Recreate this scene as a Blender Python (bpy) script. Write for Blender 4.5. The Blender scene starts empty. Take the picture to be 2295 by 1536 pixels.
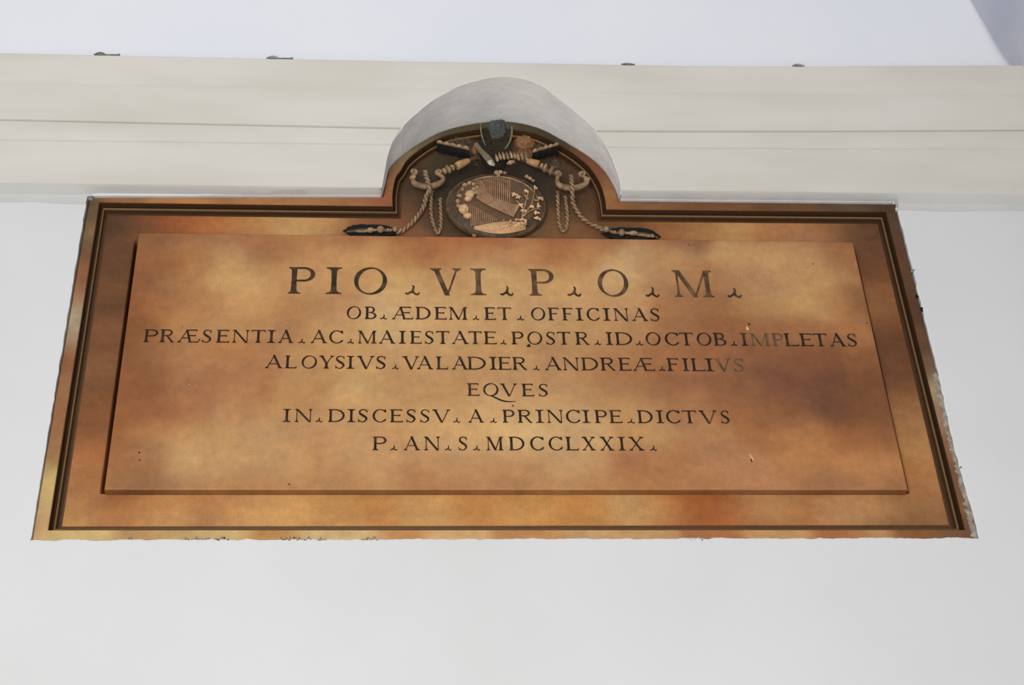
import bpy, bmesh, math, random
import numpy as np
from mathutils import Vector, Matrix

random.seed(7)
scene = bpy.context.scene
COL = scene.collection

# ------------------------------------------------------------------ camera
F_PX, CX, CY = 3450.0, 1147.5, 768.0            # focal length / centre for a 2295x1536 frame
RB = np.array([[0.99695971, -0.00757787, -0.07754943],
               [-0.06701857, -0.59108813, -0.80381797],
               [-0.03974732, 0.80657138, -0.58979891]])
EYE = np.array([0.0, -2.78, 1.65])              # a standing viewer, looking up at the wall (plane y = 0)
cam_d = bpy.data.cameras.new('camera')
cam_d.sensor_width = 36.0
cam_d.lens = 36.0 * F_PX / 2295.0
cam_d.clip_start = 0.05
cam = bpy.data.objects.new('camera', cam_d)
COL.objects.link(cam)
M4 = Matrix([[*RB[0], EYE[0]], [*RB[1], EYE[1]], [*RB[2], EYE[2]], [0, 0, 0, 1]])
cam.matrix_world = M4
scene.camera = cam

# ------------------------------------------------------------------ light
scene.view_settings.view_transform = 'Standard'
scene.view_settings.look = 'None'
scene.view_settings.exposure = 0.0
scene.view_settings.gamma = 1.0
scene.view_settings.use_curve_mapping = False
world = bpy.data.worlds.new('daylight')
world.use_nodes = True
bg = world.node_tree.nodes['Background']
bg.inputs[0].default_value = (0.97, 0.985, 1.0, 1)
bg.inputs[1].default_value = 0.36
scene.world = world

def area(name, loc, target, sx, sy, power, col):
    d = bpy.data.lights.new(name, 'AREA')
    d.shape = 'RECTANGLE'; d.size = sx; d.size_y = sy; d.energy = power; d.color = col
    o = bpy.data.objects.new(name, d)
    o.location = loc
    o.rotation_euler = (Vector(target) - Vector(loc)).to_track_quat('-Z', 'Y').to_euler()
    COL.objects.link(o)
    return o
# added key light behind and to the left of the viewer, source unseen
area('left_key_light', (-1.3, -4.3, 2.6), (0.2, 0, 3.7), 2.0, 2.4, 98, (1.0, 0.985, 0.97))
# added fill low behind the viewer, brightening the middle of the wall
area('centre_fill_light', (0.3, -3.5, 1.0), (0.3, 0, 3.0), 1.8, 1.6, 50, (1.0, 0.99, 0.98))

# ------------------------------------------------------------------ measuring: photo point -> point on a plane parallel to the wall
def W(px, py, out=0.0):
    d = RB @ np.array([(px - CX), -(py - CY), -F_PX])
    t = (-out - EYE[1]) / d[1]
    return EYE + t * d
def XZ(px, py, out=0.0):
    p = W(px, py, out)
    return float(p[0]), float(p[2])
def lin(c):
    c = np.asarray(c, float) / 255.0
    return np.where(c <= 0.04045, c / 12.92, ((c + 0.055) / 1.055) ** 2.4)

# ------------------------------------------------------------------ noise for stains and rough edges
def _hash(ix, iy, s):
    h = (ix * 374761393 + iy * 668265263 + s * 982451653) & 0xffffffff
    h = ((h ^ (h >> 13)) * 1274126177) & 0xffffffff
    return ((h ^ (h >> 16)) & 0xffffff) / float(0xffffff)
def vnoise(x, y, s=0):
    x = np.asarray(x, float); y = np.asarray(y, float)
    ix = np.floor(x).astype(np.int64); iy = np.floor(y).astype(np.int64)
    fx = x - ix; fy = y - iy
    fx = fx * fx * (3 - 2 * fx); fy = fy * fy * (3 - 2 * fy)
    a = _hash(ix, iy, s); b = _hash(ix + 1, iy, s); c = _hash(ix, iy + 1, s); d = _hash(ix + 1, iy + 1, s)
    return (a * (1 - fx) + b * fx) * (1 - fy) + (c * (1 - fx) + d * fx) * fy
def fbm(x, y, s=0, o=4):
    v = 0; a = 0.5; t = 0
    for k in range(o):
        v = v + a * vnoise(x * 2 ** k, y * 2 ** k, s + k * 17); t += a; a *= 0.5
    return v / t * 2 - 1

# ------------------------------------------------------------------ object helpers
ROOT = None
def new_obj(name, verts, faces, mat, parent=None, cols=None, smooth=True, mats=None, midx=None):
    me = bpy.data.meshes.new(name)
    me.from_pydata([tuple(v) for v in verts], [], faces)
    me.update()
    if cols is not None:
        at = me.color_attributes.new('stain_and_shade', 'FLOAT_COLOR', 'POINT')
        c4 = np.ones((len(verts), 4), np.float32); c4[:, :3] = cols
        at.data.foreach_set('color', c4.ravel())
    for m in (mats or [mat]):
        me.materials.append(m)
    if midx is not None:
        me.polygons.foreach_set('material_index', midx)
    bm = bmesh.new(); bm.from_mesh(me)
    bmesh.ops.remove_doubles(bm, verts=bm.verts, dist=1e-6)
    bmesh.ops.recalc_face_normals(bm, faces=bm.faces)
    bm.to_mesh(me); bm.free()
    if smooth:
        me.polygons.foreach_set('use_smooth', [True] * len(me.polygons))
        try: me.set_sharp_from_angle(angle=math.radians(38))
        except Exception: pass
    o = bpy.data.objects.new(name, me)
    COL.objects.link(o)
    if parent is not None:
        o.parent = parent
    return o
class MB:
    def __init__(s): s.v = []; s.f = []; s.c = []
    def add(s, verts, faces, col=None):
        b = len(s.v)
        s.v += [tuple(map(float, p)) for p in verts]
        s.f += [tuple(i + b for i in f) for f in faces]
        if col is not None:
            s.c += [tuple(col)] * len(verts)
    def grid(s, rows, col=None, closed=False, caps=False):
        n = len(rows[0]); vs = [p for r in rows for p in r]; fs = []
        for i in range(len(rows) - 1):
            for j in range(n if closed else n - 1):
                k = (j + 1) % n
                fs.append((i * n + j, i * n + k, (i + 1) * n + k, (i + 1) * n + j))
        if caps:
            fs.append(tuple(range(n))[::-1]); fs.append(tuple((len(rows) - 1) * n + j for j in range(n)))
        s.add(vs, fs, col)
    def build(s, name, mat, parent=None, smooth=True, rel=None):
        vs = np.array(s.v)
        if rel is not None: vs = vs - np.array(rel)
        return new_obj(name, vs, s.f, mat, parent, np.array(s.c) if len(s.c) == len(s.v) and s.c else None, smooth)

# ------------------------------------------------------------------ materials
def nodes(name):
    m = bpy.data.materials.new(name); m.use_nodes = True
    nt = m.node_tree
    return m, nt, nt.nodes['Principled BSDF']
def add_noise(nt, scale, detail=4, stretch=None):
    tc = nt.nodes.new('ShaderNodeTexCoord'); mp = nt.nodes.new('ShaderNodeMapping')
    nz = nt.nodes.new('ShaderNodeTexNoise')
    nz.inputs['Scale'].default_value = scale; nz.inputs['Detail'].default_value = detail
    if stretch: mp.inputs['Scale'].default_value = stretch
    nt.links.new(tc.outputs['Object'], mp.inputs['Vector']); nt.links.new(mp.outputs[0], nz.inputs['Vector'])
    return nz
def plaster(name, base, alt, scale=3.0, stretch=None, bump=0.05, bscale=60, rough=0.85, lo=0.35, hi=0.65):
    m, nt, b = nodes(name)
    nz = add_noise(nt, scale, 5, stretch)
    cr = nt.nodes.new('ShaderNodeValToRGB')
    cr.color_ramp.elements[0].position = lo; cr.color_ramp.elements[1].position = hi
    cr.color_ramp.elements[0].color = (*lin(base), 1); cr.color_ramp.elements[1].color = (*lin(alt), 1)
    nt.links.new(nz.outputs[0], cr.inputs[0]); nt.links.new(cr.outputs[0], b.inputs['Base Color'])
    b.inputs['Roughness'].default_value = rough; b.inputs['Specular IOR Level'].default_value = 0.2
    nb = add_noise(nt, bscale, 6); bp = nt.nodes.new('ShaderNodeBump')
    bp.inputs['Strength'].default_value = bump; bp.inputs['Distance'].default_value = 0.01
    nt.links.new(nb.outputs[0], bp.inputs['Height']); nt.links.new(bp.outputs[0], b.inputs['Normal'])
    return m
M_WALL = plaster('white_lime_plaster', (214, 214, 214), (219, 219, 220), 2.0, None, 0.06, 40)
M_VAULT = plaster('cool_white_plaster', (229, 232, 239), (235, 237, 242), 1.5, None, 0.05, 30)
M_BAY = plaster('shaded_bay_plaster', (178, 181, 194), (190, 192, 203), 6.0, None, 0.1, 40)  # bay plaster greyed and blued, the corner's shade put into its colour
M_CORN = plaster('ivory_stucco', (204, 200, 190), (213, 210, 203), 3.0, (0.7, 1, 3.5), 0.04, 45)
M_BAND = plaster('grey_painted_band', (198, 198, 195), (204, 204, 201), 5.0, None, 0.06, 50)
M_NICHE = plaster('patchy_white_plaster', (222, 222, 221), (236, 235, 232), 9.0, None, 0.15, 50)
M_MORTAR = plaster('grey_mortar', (128, 114, 98), (172, 162, 150), 60.0, None, 0.4, 160)
M_MORTAR2 = plaster('dark_mortar', (70, 66, 62), (150, 146, 140), 120.0, None, 0.4, 160)
M_CRUMB = plaster('flaking_plaster', (205, 202, 194), (228, 226, 220), 60.0, None, 0.4, 160)
M_FLOOR = plaster('pale_stone_floor', (206, 203, 197), (214, 211, 206), 2.0, None, 0.03, 20)

def stone_mat(name, use_attr=True, base=(150, 105, 66), vary=0.16, rough=0.5, bump=0.12):
    m, nt, b = nodes(name)
    if use_attr:
        src = nt.nodes.new('ShaderNodeAttribute'); src.attribute_name = 'stain_and_shade'; out = src.outputs['Color']
    else:
        src = nt.nodes.new('ShaderNodeRGB'); src.outputs[0].default_value = (*lin(base), 1); out = src.outputs[0]
    nz = add_noise(nt, 55, 6); n2 = add_noise(nt, 260, 3)
    ad = nt.nodes.new('ShaderNodeMath'); ad.operation = 'ADD'
    nt.links.new(nz.outputs[0], ad.inputs[0]); nt.links.new(n2.outputs[0], ad.inputs[1])
    mr = nt.nodes.new('ShaderNodeMapRange')
    mr.inputs['From Min'].default_value = 0.6; mr.inputs['From Max'].default_value = 1.4
    mr.inputs['To Min'].default_value = 1 - vary; mr.inputs['To Max'].default_value = 1 + vary
    nt.links.new(ad.outputs[0], mr.inputs['Value'])
    mx = nt.nodes.new('ShaderNodeMix'); mx.data_type = 'RGBA'; mx.blend_type = 'MULTIPLY'
    mx.inputs[0].default_value = 1.0
    nt.links.new(out, mx.inputs[6]); nt.links.new(mr.outputs[0], mx.inputs[7])
    nt.links.new(mx.outputs[2], b.inputs['Base Color'])
    b.inputs['Roughness'].default_value = rough; b.inputs['Specular IOR Level'].default_value = 0.25
    bp = nt.nodes.new('ShaderNodeBump'); bp.inputs['Strength'].default_value = bump; bp.inputs['Distance'].default_value = 0.004
    nt.links.new(ad.outputs[0], bp.inputs['Height']); nt.links.new(bp.outputs[0], b.inputs['Normal'])
    return m
M_STONE = stone_mat('stained_yellow_marble')
M_BROWN = stone_mat('brown_marble_moulding', False, (98, 68, 40), 0.25, 0.55, 0.2)
M_BARREL2 = stone_mat('rubbed_ochre_stone', False, (138, 98, 62), 0.3, 0.42, 0.3)
def carved(name, patina, worn, lo=0.49, hi=0.62, rough=0.38, bump=0.35):
    """old polished carving: brown patina, ridges paled by wear and painted-in highlights"""
    m = stone_mat(name, False, patina, 0.34, rough, bump)
    nt = m.node_tree; b = nt.nodes['Principled BSDF']
    mul = b.inputs['Base Color'].links[0].from_node
    g = nt.nodes.new('ShaderNodeNewGeometry'); mr = nt.nodes.new('ShaderNodeMapRange')
    mr.inputs['From Min'].default_value = lo; mr.inputs['From Max'].default_value = hi
    nt.links.new(g.outputs['Pointiness'], mr.inputs['Value'])  # pointiness paints ridge highlights along with the wear
    nz = add_noise(nt, 70, 4); mm = nt.nodes.new('ShaderNodeMath'); mm.operation = 'MULTIPLY'
    r2 = nt.nodes.new('ShaderNodeMapRange'); r2.inputs['From Min'].default_value = 0.3; r2.inputs['From Max'].default_value = 0.65
    nt.links.new(nz.outputs[0], r2.inputs['Value'])
    nt.links.new(mr.outputs[0], mm.inputs[0]); nt.links.new(r2.outputs[0], mm.inputs[1])
    mx = nt.nodes.new('ShaderNodeMix'); mx.data_type = 'RGBA'
    nt.links.new(mm.outputs[0], mx.inputs[0]); nt.links.new(mul.outputs[2], mx.inputs[6])
    mx.inputs[7].default_value = (*lin(worn), 1)  # pale ridge tone: wear and painted-in highlights together
    nt.links.new(mx.outputs[2], b.inputs['Base Color'])
    return m
M_CARVE = carved('carved_brown_marble', (110, 86, 61), (196, 160, 124), 0.485, 0.60)
M_CARVE_D = carved('carved_dark_marble', (70, 56, 40), (128, 102, 76))
M_CARVE_M = carved('carved_mid_marble', (112, 80, 52), (164, 124, 88))
M_CARVE_L = carved('carved_pale_marble', (196, 152, 110), (232, 196, 156))
M_BARREL = carved('carved_ochre_marble', (150, 106, 68), (220, 176, 128), 0.48, 0.58)
M_SHIELD = carved('carved_red_brown_marble', (134, 98, 70), (186, 146, 112))
M_SHIELD_B = carved('carved_shield_ground', (96, 72, 50), (140, 108, 80))
M_BREAK = stone_mat('dark_broken_stone', False, (54, 46, 35), 0.45, 0.75, 0.8)  # dark brown-grey tone of the rough break
M_SOOT_SHADE = stone_mat('soot_shade_black', False, (26, 25, 23), 0.4, 0.8, 0.5)  # near-black tone standing in for deep shade and soot
M_GREY = stone_mat('grey_broken_stone', False, (84, 88, 82), 0.5, 0.8, 0.8)
M_CRUMB2 = stone_mat('pale_grey_stone', False, (180, 176, 156), 0.3, 0.7, 0.5)
M_LAPPET = carved('grey_green_stone', (106, 96, 72), (156, 146, 116))
def paint_mat(name, dark, worn, amount):
    m, nt, b = nodes(name)
    nz = add_noise(nt, 38, 6); cr = nt.nodes.new('ShaderNodeValToRGB')
    cr.color_ramp.elements[0].position = 0.5 - amount; cr.color_ramp.elements[1].position = 0.86 - amount
    cr.color_ramp.elements[0].color = (*lin(dark), 1); cr.color_ramp.elements[1].color = (*lin(worn), 1)
    nt.links.new(nz.outputs[0], cr.inputs[0]); nt.links.new(cr.outputs[0], b.inputs['Base Color'])
    b.inputs['Roughness'].default_value = 0.7; b.inputs['Specular IOR Level'].default_value = 0.15
    return m
M_INK = paint_mat('black_letter_paint', (42, 31, 26), (92, 68, 48), 0.0)
M_INK1 = paint_mat('brown_letter_paint', (52, 39, 30), (104, 78, 54), 0.06)
M_INK1B = paint_mat('thin_brown_letter_paint', (72, 53, 39), (128, 98, 68), 0.08)
M_INKF = paint_mat('faded_letter_paint', (82, 66, 50), (128, 100, 74), 0.12)
M_HOLE = paint_mat('black_hole', (25, 22, 20), (40, 34, 30), 0.0)
M_CLIP = plaster('dull_grey_metal', (132, 130, 126), (170, 169, 166), 80.0, None, 0.1, 200, 0.5)
M_CLIPD = plaster('dark_rusty_metal', (84, 80, 73), (122, 118, 111), 80.0, None, 0.2, 200, 0.7)

# ------------------------------------------------------------------ stains of the marble, by colour samples across the slab; those in the arch hold its shade
LUM = 1.0
def table(txt):
    a = np.array([float(t) for t in txt.replace('\n', ',').split(',') if t.strip()]).reshape(-1, 5)
    return a[:, :2], lin(a[:, 2:]) / LUM
def row(y, txt):
    return ','.join('%s,%s,%s' % (p.split(' ')[0], y, p.split(' ')[1].replace('/', ',')) for p in txt.split(';'))
PANEL_S = table(','.join([
 row(530, '330 140/95/58;450 158/105/65;560 165/110/70;700 175/122/78;800 160/103/62;900 150/95/58;1000 165/103/62;1100 160/98/58;1250 155/98/60;1350 160/100/60;1450 165/108/70;1550 140/92/62;1700 165/110/70;1800 160/105/66;1890 145/95/60'),
 row(570, '330 155/100/60;430 170/117/72;520 185/137/88;600 155/105/65;680 178/128/80;760 185/138/90;830 198/152/98;900 175/122/76;960 165/105/65;1050 180/125/78;1150 185/132/84;1240 168/112/70;1320 180/128/80;1420 192/150/102;1500 185/138/90;1640 195/150/98;1720 192/148/98;1800 188/142/94;1880 165/112/70'),
 row(620, '330 140/90/54;420 168/118/72;500 196/150/95;560 200/156/100;620 188/138/86;720 190/142/90;830 190/142/90;900 200/156/100;1000 190/142/90;1100 198/155/102;1240 195/150/98;1400 200/158/108;1480 178/130/85;1600 172/122/78;1700 180/132/88;1800 185/138/92;1860 192/150/98;1910 160/108/66'),
 row(680, '300 145/90/52;380 158/105/64;460 175/125/78;560 190/142/90;650 178/128/80;750 180/130/84;850 200/158/108;960 195/152/102;1100 194/150/100;1250 192/148/100;1400 188/142/94;1500 165/115/74;1600 158/108/68;1700 178/132/86;1800 190/146/96;1880 178/128/80;1930 140/92/56'),
 row(740, '300 135/85/50;400 175/125/78;520 180/132/84;640 172/122/78;760 190/145/95;880 198/156/105;1000 194/150/100;1150 190/145/95;1300 185/140/90;1400 180/132/86;1500 160/110/70;1600 148/98/62;1700 150/100/64;1800 160/108/68;1900 165/112/70'),
 row(800, '280 135/85/50;350 150/98/60;450 172/120/76;560 170/118/74;680 182/135/86;800 188/142/92;950 190/145/95;1100 186/140/90;1250 180/132/86;1400 172/122/78;1500 160/108/68;1620 150/98/62;1720 140/90/56;1820 132/84/54;1930 140/90/54'),
 row(860, '280 145/90/52;340 140/90/54;430 165/112/70;560 168/116/74;680 180/132/84;820 192/150/98;900 182/135/86;1000 185/138/88;1150 186/140/92;1280 182/135/88;1400 165/115/74;1520 150/100/66;1650 142/94/60;1750 125/80/54;1850 118/75/52;1950 125/80/48'),
 row(920, '270 150/95/54;340 150/95/58;420 162/108/68;540 178/128/82;660 182/134/86;800 190/145/95;950 190/146/96;1100 195/152/102;1250 192/148/98;1400 185/138/88;1530 170/120/78;1650 155/102/62;1750 140/90/56;1850 115/74/52;1960 128/82/50'),
 row(980, '260 150/98/56;330 172/122/78;450 188/142/92;560 188/142/92;700 184/136/90;850 186/140/92;1000 196/154/104;1150 205/165/112;1300 198/155/104;1450 186/138/88;1600 172/122/78;1700 165/110/66;1800 178/120/70;1900 160/102/60;1980 150/98/58'),
 row(1040, '250 155/100/60;310 160/110/68;420 190/146/94;560 190/145/95;700 186/138/90;850 188/142/94;980 184/136/88;1150 180/132/86;1300 190/145/96;1420 168/112/68;1500 172/118/74;1650 176/124/82;1800 178/124/78;1930 184/128/80;2000 180/125/78'),
 row(1088, '245 170/118/70;310 140/95/60;420 170/122/78;560 172/120/76;750 175/125/80;950 170/118/76;1150 176/126/82;1350 178/128/84;1500 170/118/74;1700 175/122/82;1850 165/112/72;2020 160/110/70')]))
FIELD_S = table('''245,490,70,50,32,300,500,112,72,44,380,495,140,80,44,460,492,170,98,52,540,500,180,118,66,600,500,196,150,92,680,502,200,156,98,740,500,188,138,88,790,500,135,82,50,860,500,140,86,54,1400,505,110,72,42,1500,505,145,92,54,1570,505,175,122,74,1660,510,190,145,90,1730,515,170,112,66,1800,515,178,125,80,1860,520,150,100,64,1930,525,100,66,42
905,450,105,72,46,900,400,72,55,38,960,350,70,58,40,1060,300,72,60,42,1150,300,80,60,40,1200,310,82,60,40,1250,340,72,58,38,1320,395,92,60,38,1330,450,80,56,36,990,470,66,54,38,1000,420,52,44,32,1230,420,52,44,32,1250,480,105,76,48,920,510,125,84,54,1300,510,125,85,52,1120,420,50,40,30,1120,370,46,38,28,1040,370,48,40,30,1200,375,50,42,30,1350,490,110,74,46
262,560,100,64,38,255,620,108,70,42,245,680,95,60,34,240,720,130,84,52,232,770,112,70,40,225,820,140,92,56,218,860,110,72,40,210,900,135,85,48,200,940,120,72,40,195,1000,165,102,58,185,1050,175,120,70,200,1070,150,92,52
150,1120,170,120,74,180,1150,190,142,88,250,1130,150,90,50,300,1160,180,125,74,400,1150,190,138,82,480,1140,175,118,70,560,1130,190,140,90,620,1160,200,150,88,750,1150,195,142,84,850,1150,185,125,68,950,1145,195,150,95,1050,1150,185,128,72,1200,1150,190,138,80,1300,1160,185,125,66,1400,1140,195,152,98,1480,1150,180,120,66,1560,1145,160,92,46,1650,1150,160,90,45,1720,1130,190,140,90,1800,1150,165,105,58,1880,1150,180,130,84,1980,1150,178,128,80,2050,1165,120,80,44,2100,1160,150,105,68
1960,580,100,62,36,1975,640,140,90,52,2000,600,120,76,42,1990,680,155,105,62,2020,700,100,60,34,2015,760,108,68,40,2030,830,105,66,40,2050,880,130,82,46,2040,920,150,104,62,2075,930,170,122,76,2065,980,165,115,68,2095,1000,185,138,88,2080,1050,160,104,58,2120,1060,175,128,80,2100,1100,170,115,68''')
BORDER_S = table('''190,470,100,78,52,195,520,128,98,62,185,560,115,80,52,170,620,140,90,56,165,660,150,110,80,152,710,165,145,115,145,760,170,140,105,140,800,140,90,56,125,880,150,105,68,112,950,145,100,66,100,1020,150,110,70,92,1070,185,155,100,85,1120,190,160,110,85,1180,175,135,95
120,1200,190,160,105,200,1200,195,165,110,290,1200,175,135,90,400,1200,185,150,100,500,1200,195,162,110,620,1200,180,130,75,700,1200,198,165,112,800,1200,200,165,115,900,1200,185,130,80,1000,1200,195,155,105,1200,1200,180,130,80,1300,1200,185,145,100,1450,1200,190,145,95,1600,1200,170,110,65,1750,1200,185,140,95,1900,1200,165,105,65,1960,1200,185,140,95,2050,1200,140,90,50,2150,1200,130,90,60
1995,490,90,66,46,2010,560,95,64,44,2030,620,98,66,42,2060,700,92,60,38,2075,760,100,70,46,2095,830,120,92,70,2110,880,165,140,105,2120,930,150,115,90,2140,1000,140,100,70,2155,1080,120,84,58,2170,1140,135,95,62,2180,1190,110,75,50
260,443,150,105,66,400,448,175,122,76,600,450,170,118,74,800,454,160,108,68,870,455,150,88,55,1380,458,150,95,55,1450,460,130,92,62,1600,462,120,80,50,1750,464,115,78,50,1900,465,100,76,54
865,430,160,102,64,880,390,150,105,70,905,355,135,112,76,950,320,112,98,70,1000,298,86,76,54,1050,285,84,72,50,1120,278,80,72,52,1200,285,76,62,42,1260,320,74,60,40,1300,350,110,68,42,1330,375,125,78,50,1355,420,135,88,56,1370,445,165,118,68''')
def to_xz(tab):
    p = np.array([XZ(a, b) for a, b in tab[0]]); return p, tab[1]
PANEL_S, FIELD_S, BORDER_S = to_xz(PANEL_S), to_xz(FIELD_S), to_xz(BORDER_S)
def stain_and_shade(x, z, tab, sig=0.036, warp=0.035, amp=0.16, seed=0, sx=1.0, gain=1.08):
    x = np.asarray(x, float); z = np.asarray(z, float)
    wx = x + warp * fbm(x * 11, z * 11, 3 + seed, 4); wz = z + warp * 0.6 * fbm(x * 11, z * 11, 41 + seed, 4)
    P, C = tab
    num = np.zeros((len(x), 3)); den = np.zeros(len(x)) + 1e-12
    for (ax, az), c in zip(P, C):
        d2 = ((wx - ax) * 0.8) ** 2 + (wz - az) ** 2
        w = np.exp(-d2 / (2 * sig * sig)) + 1e-5 / (d2 + 1e-3)
        num += w[:, None] * c; den += w
    c = num / den[:, None]
    g = fbm(x * 26 * sx, z * 34, 77 + seed, 5)
    g2 = fbm(x * 8 * sx, z * 13, 99 + seed, 4)
    k = 1 + amp * g
    out = c * k[:, None]
    out[:, 0] *= 1 + 0.05 * g2; out[:, 2] *= 1 - 0.12 * g2
    m_ = lin((176, 128, 82))                       # cloudier: spread the tones about the stone's own mean
    out = m_ * (np.clip(out, 0.004, 2) / m_) ** gain
    return np.clip(out, 0.004, 0.95)

# ------------------------------------------------------------------ outlines of the slab (metres, on the wall plane)
def catmull(pts, n=8):
    P = [np.array(p, float) for p in pts]
    P = [2 * P[0] - P[1]] + P + [2 * P[-1] - P[-2]]
    out = []
    for i in range(1, len(P) - 2):
        for k in range(n):
            t = k / n
            out.append(0.5 * ((2 * P[i]) + (-P[i-1] + P[i+1]) * t + (2*P[i-1] - 5*P[i] + 4*P[i+1] - P[i+2]) * t*t + (-P[i-1] + 3*P[i] - 3*P[i+1] + P[i+2]) * t**3))
    out.append(P[-2])
    return out
X0, X1, Z0 = -0.718, 1.232, 3.1865
ARCH_O = [XZ(*p) for p in [(858, 441), (866, 408), (873, 381), (886, 361), (916, 337), (945, 318), (975, 301), (1013, 287), (1060, 277), (1110, 271), (1160, 274), (1210, 287), (1253, 309), (1292, 332), (1326, 354), (1354, 381), (1371, 409), (1382, 432), (1386, 450)]]
ARCH_I = [XZ(*p) for p in [(880, 461), (880, 430), (887, 396), (898, 381), (912, 358), (938, 336), (968, 317), (1005, 302), (1060, 291), (1110, 287), (1160, 291), (1200, 299), (1241, 317), (1285, 343), (1318, 370), (1335, 392), (1348, 416), (1356, 444), (1359, 468)]]
ARCH_O_S = catmull(ARCH_O, 6); ARCH_I_S = catmull(ARCH_I, 6)
def resample(poly, n):
    P = np.array(poly); L = np.r_[0, np.cumsum(np.linalg.norm(np.diff(P, axis=0), axis=1))]
    s = np.linspace(0, L[-1], n)
    return np.c_[np.interp(s, L, P[:, 0]), np.interp(s, L, P[:, 1])]
def seg(a, b, n):
    return [(a[0] + (b[0] - a[0]) * k / n, a[1] + (b[1] - a[1]) * k / n) for k in range(n)]
TL, TR = XZ(200, 443), XZ(2006, 457)
iBL, iTL, iTR, iBR = XZ(107, 1188.5), XZ(222.5, 452.5), XZ(1986, 474), XZ(2164, 1188)
def loop(bl, tl, arch, tr, br, tl2=None):
    A = [tuple(p) for p in resample(arch, 97)]
    L = seg(bl, tl, 60) + seg(tl, A[0], 60) + A[:-1] + seg(A[-1], tr, 60) + seg(tr, br, 60) + seg(br, bl, 150)
    return np.array(L)
OUT_LOOP = loop((X0, Z0), TL, ARCH_O_S, TR, (X1, Z0), None)
IN_LOOP = loop(iBL, iTL, ARCH_I_S, iTR, iBR, None)
CORN_IDX = [0, 60, 120, 120 + 96, 120 + 96 + 60, 120 + 96 + 120]
def offset_in(L, d):
    n = len(L); out = np.zeros_like(L)
    for i in range(n):
        a = L[i] - L[i-1]; b = L[(i+1) % n] - L[i]
        a = a / np.linalg.norm(a); b = b / np.linalg.norm(b)
        na = np.array([a[1], -a[0]]); nb = np.array([b[1], -b[0]])     # loop runs clockwise seen from the front: right-hand normal points in
        m = na + nb; m = m / np.linalg.norm(m)
        out[i] = L[i] + m * d / max(0.35, m @ na)
    return out

IN_SPARSE = np.array([iBL, iTL] + [tuple(p) for p in resample(ARCH_I_S, 97)] + [iTR, iBR])   # corners and arch only, for clean mitres
# ------------------------------------------------------------------ SETTING
def setting(o): o['kind'] = 'structure'; return o
def interp_x(tab):
    xs = np.array([a for a, b in tab]); zs = np.array([b for a, b in tab])
    return lambda x: float(np.interp(x, xs, zs))
T_TOP = interp_x([(-3, 4.412), (-.93, 4.4107), (-.28, 4.4114), (.125, 4.4133), (.34, 4.4154), (.713, 4.4176), (1.01, 4.425), (1.35, 4.4379), (1.58, 4.447), (4, 4.53)])
T_BEAD = interp_x([(-3, 4.34), (-.83, 4.3472), (-.53, 4.3505), (-.19, 4.353), (.71, 4.3582), (1.12, 4.3683), (1.46, 4.378), (4, 4.45)])
T_JOINT = interp_x([(-3, 4.265), (-.92, 4.2622), (-.33, 4.2598), (0, 4.2587), (.5, 4.2615), (.71, 4.2658), (1.04, 4.274), (1.3, 4.2821), (1.57, 4.291), (4, 4.36)])
T_B2 = interp_x([(-3, 4.215), (-.82, 4.2188), (-.53, 4.2215), (-.19, 4.2239), (.71, 4.2308), (1.11, 4.2375), (1.45, 4.2471), (4, 4.3)])
T_BOT = interp_x([(-3, 4.115), (-.86, 4.119), (-.12, 4.1212), (.66, 4.1262), (1.06, 4.129), (1.55, 4.132), (4, 4.145)])
T_PAINT = interp_x([(-3, 4.083), (-.916, 4.083), (-.855, 4.0853), (-.783, 4.0812), (-.725, 4.0795), (1.2635, 4.099), (1.35, 4.0964), (1.44, 4.0995), (1.55, 4.1015), (4, 4.11)])
_arch = np.array(ARCH_O_S)
_gapc = np.array([0.263, 4.05])
_nar = _arch + (_arch - _gapc) / np.linalg.norm(_arch - _gapc, axis=1)[:, None] * 0.004     # the niche clears the slab by 4 mm
AXL, AXR = _nar[:, 0].min(), _nar[:, 0].max()
_k = np.argmax(_nar[:, 1])
_lx = np.maximum.accumulate(_nar[:, 0] + np.arange(len(_nar)) * 1e-7)
def z_low(x):
    if x < X0 - 0.001 or x > X1 + 0.001:
        return T_PAINT(x) + 0.0025 * float(fbm(np.array([x * 30]), np.array([0.3]), 5)[0])
    if AXL <= x <= AXR:
        return float(np.interp(x, _lx, _nar[:, 1]))
    if x < AXL: return float(np.interp(x, [X0, _nar[0, 0]], [TL[1] + 0.002, _nar[0, 1]])) + 0.0012 * float(fbm(np.array([x * 40]), np.array([0.7]), 8)[0])
    return float(np.interp(x, [_nar[-1, 0], X1], [_nar[-1, 1], TR[1] + 0.002])) + 0.0012 * float(fbm(np.array([x * 40]), np.array([0.7]), 8)[0])
XS = sorted(set([round(v, 5) for v in list(np.linspace(-2.6, X0 - 0.0012, 90)) + [X0 - 0.0008] + list(np.linspace(X0, AXL - 0.0005, 70)) + list(_lx) + list(np.linspace(AXL, AXR, 80)) + list(np.linspace(AXR + 0.0005, X1, 90)) + [X1 + 0.0008] + list(np.linspace(X1 + 0.0012, 3.2, 90))]))
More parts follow.
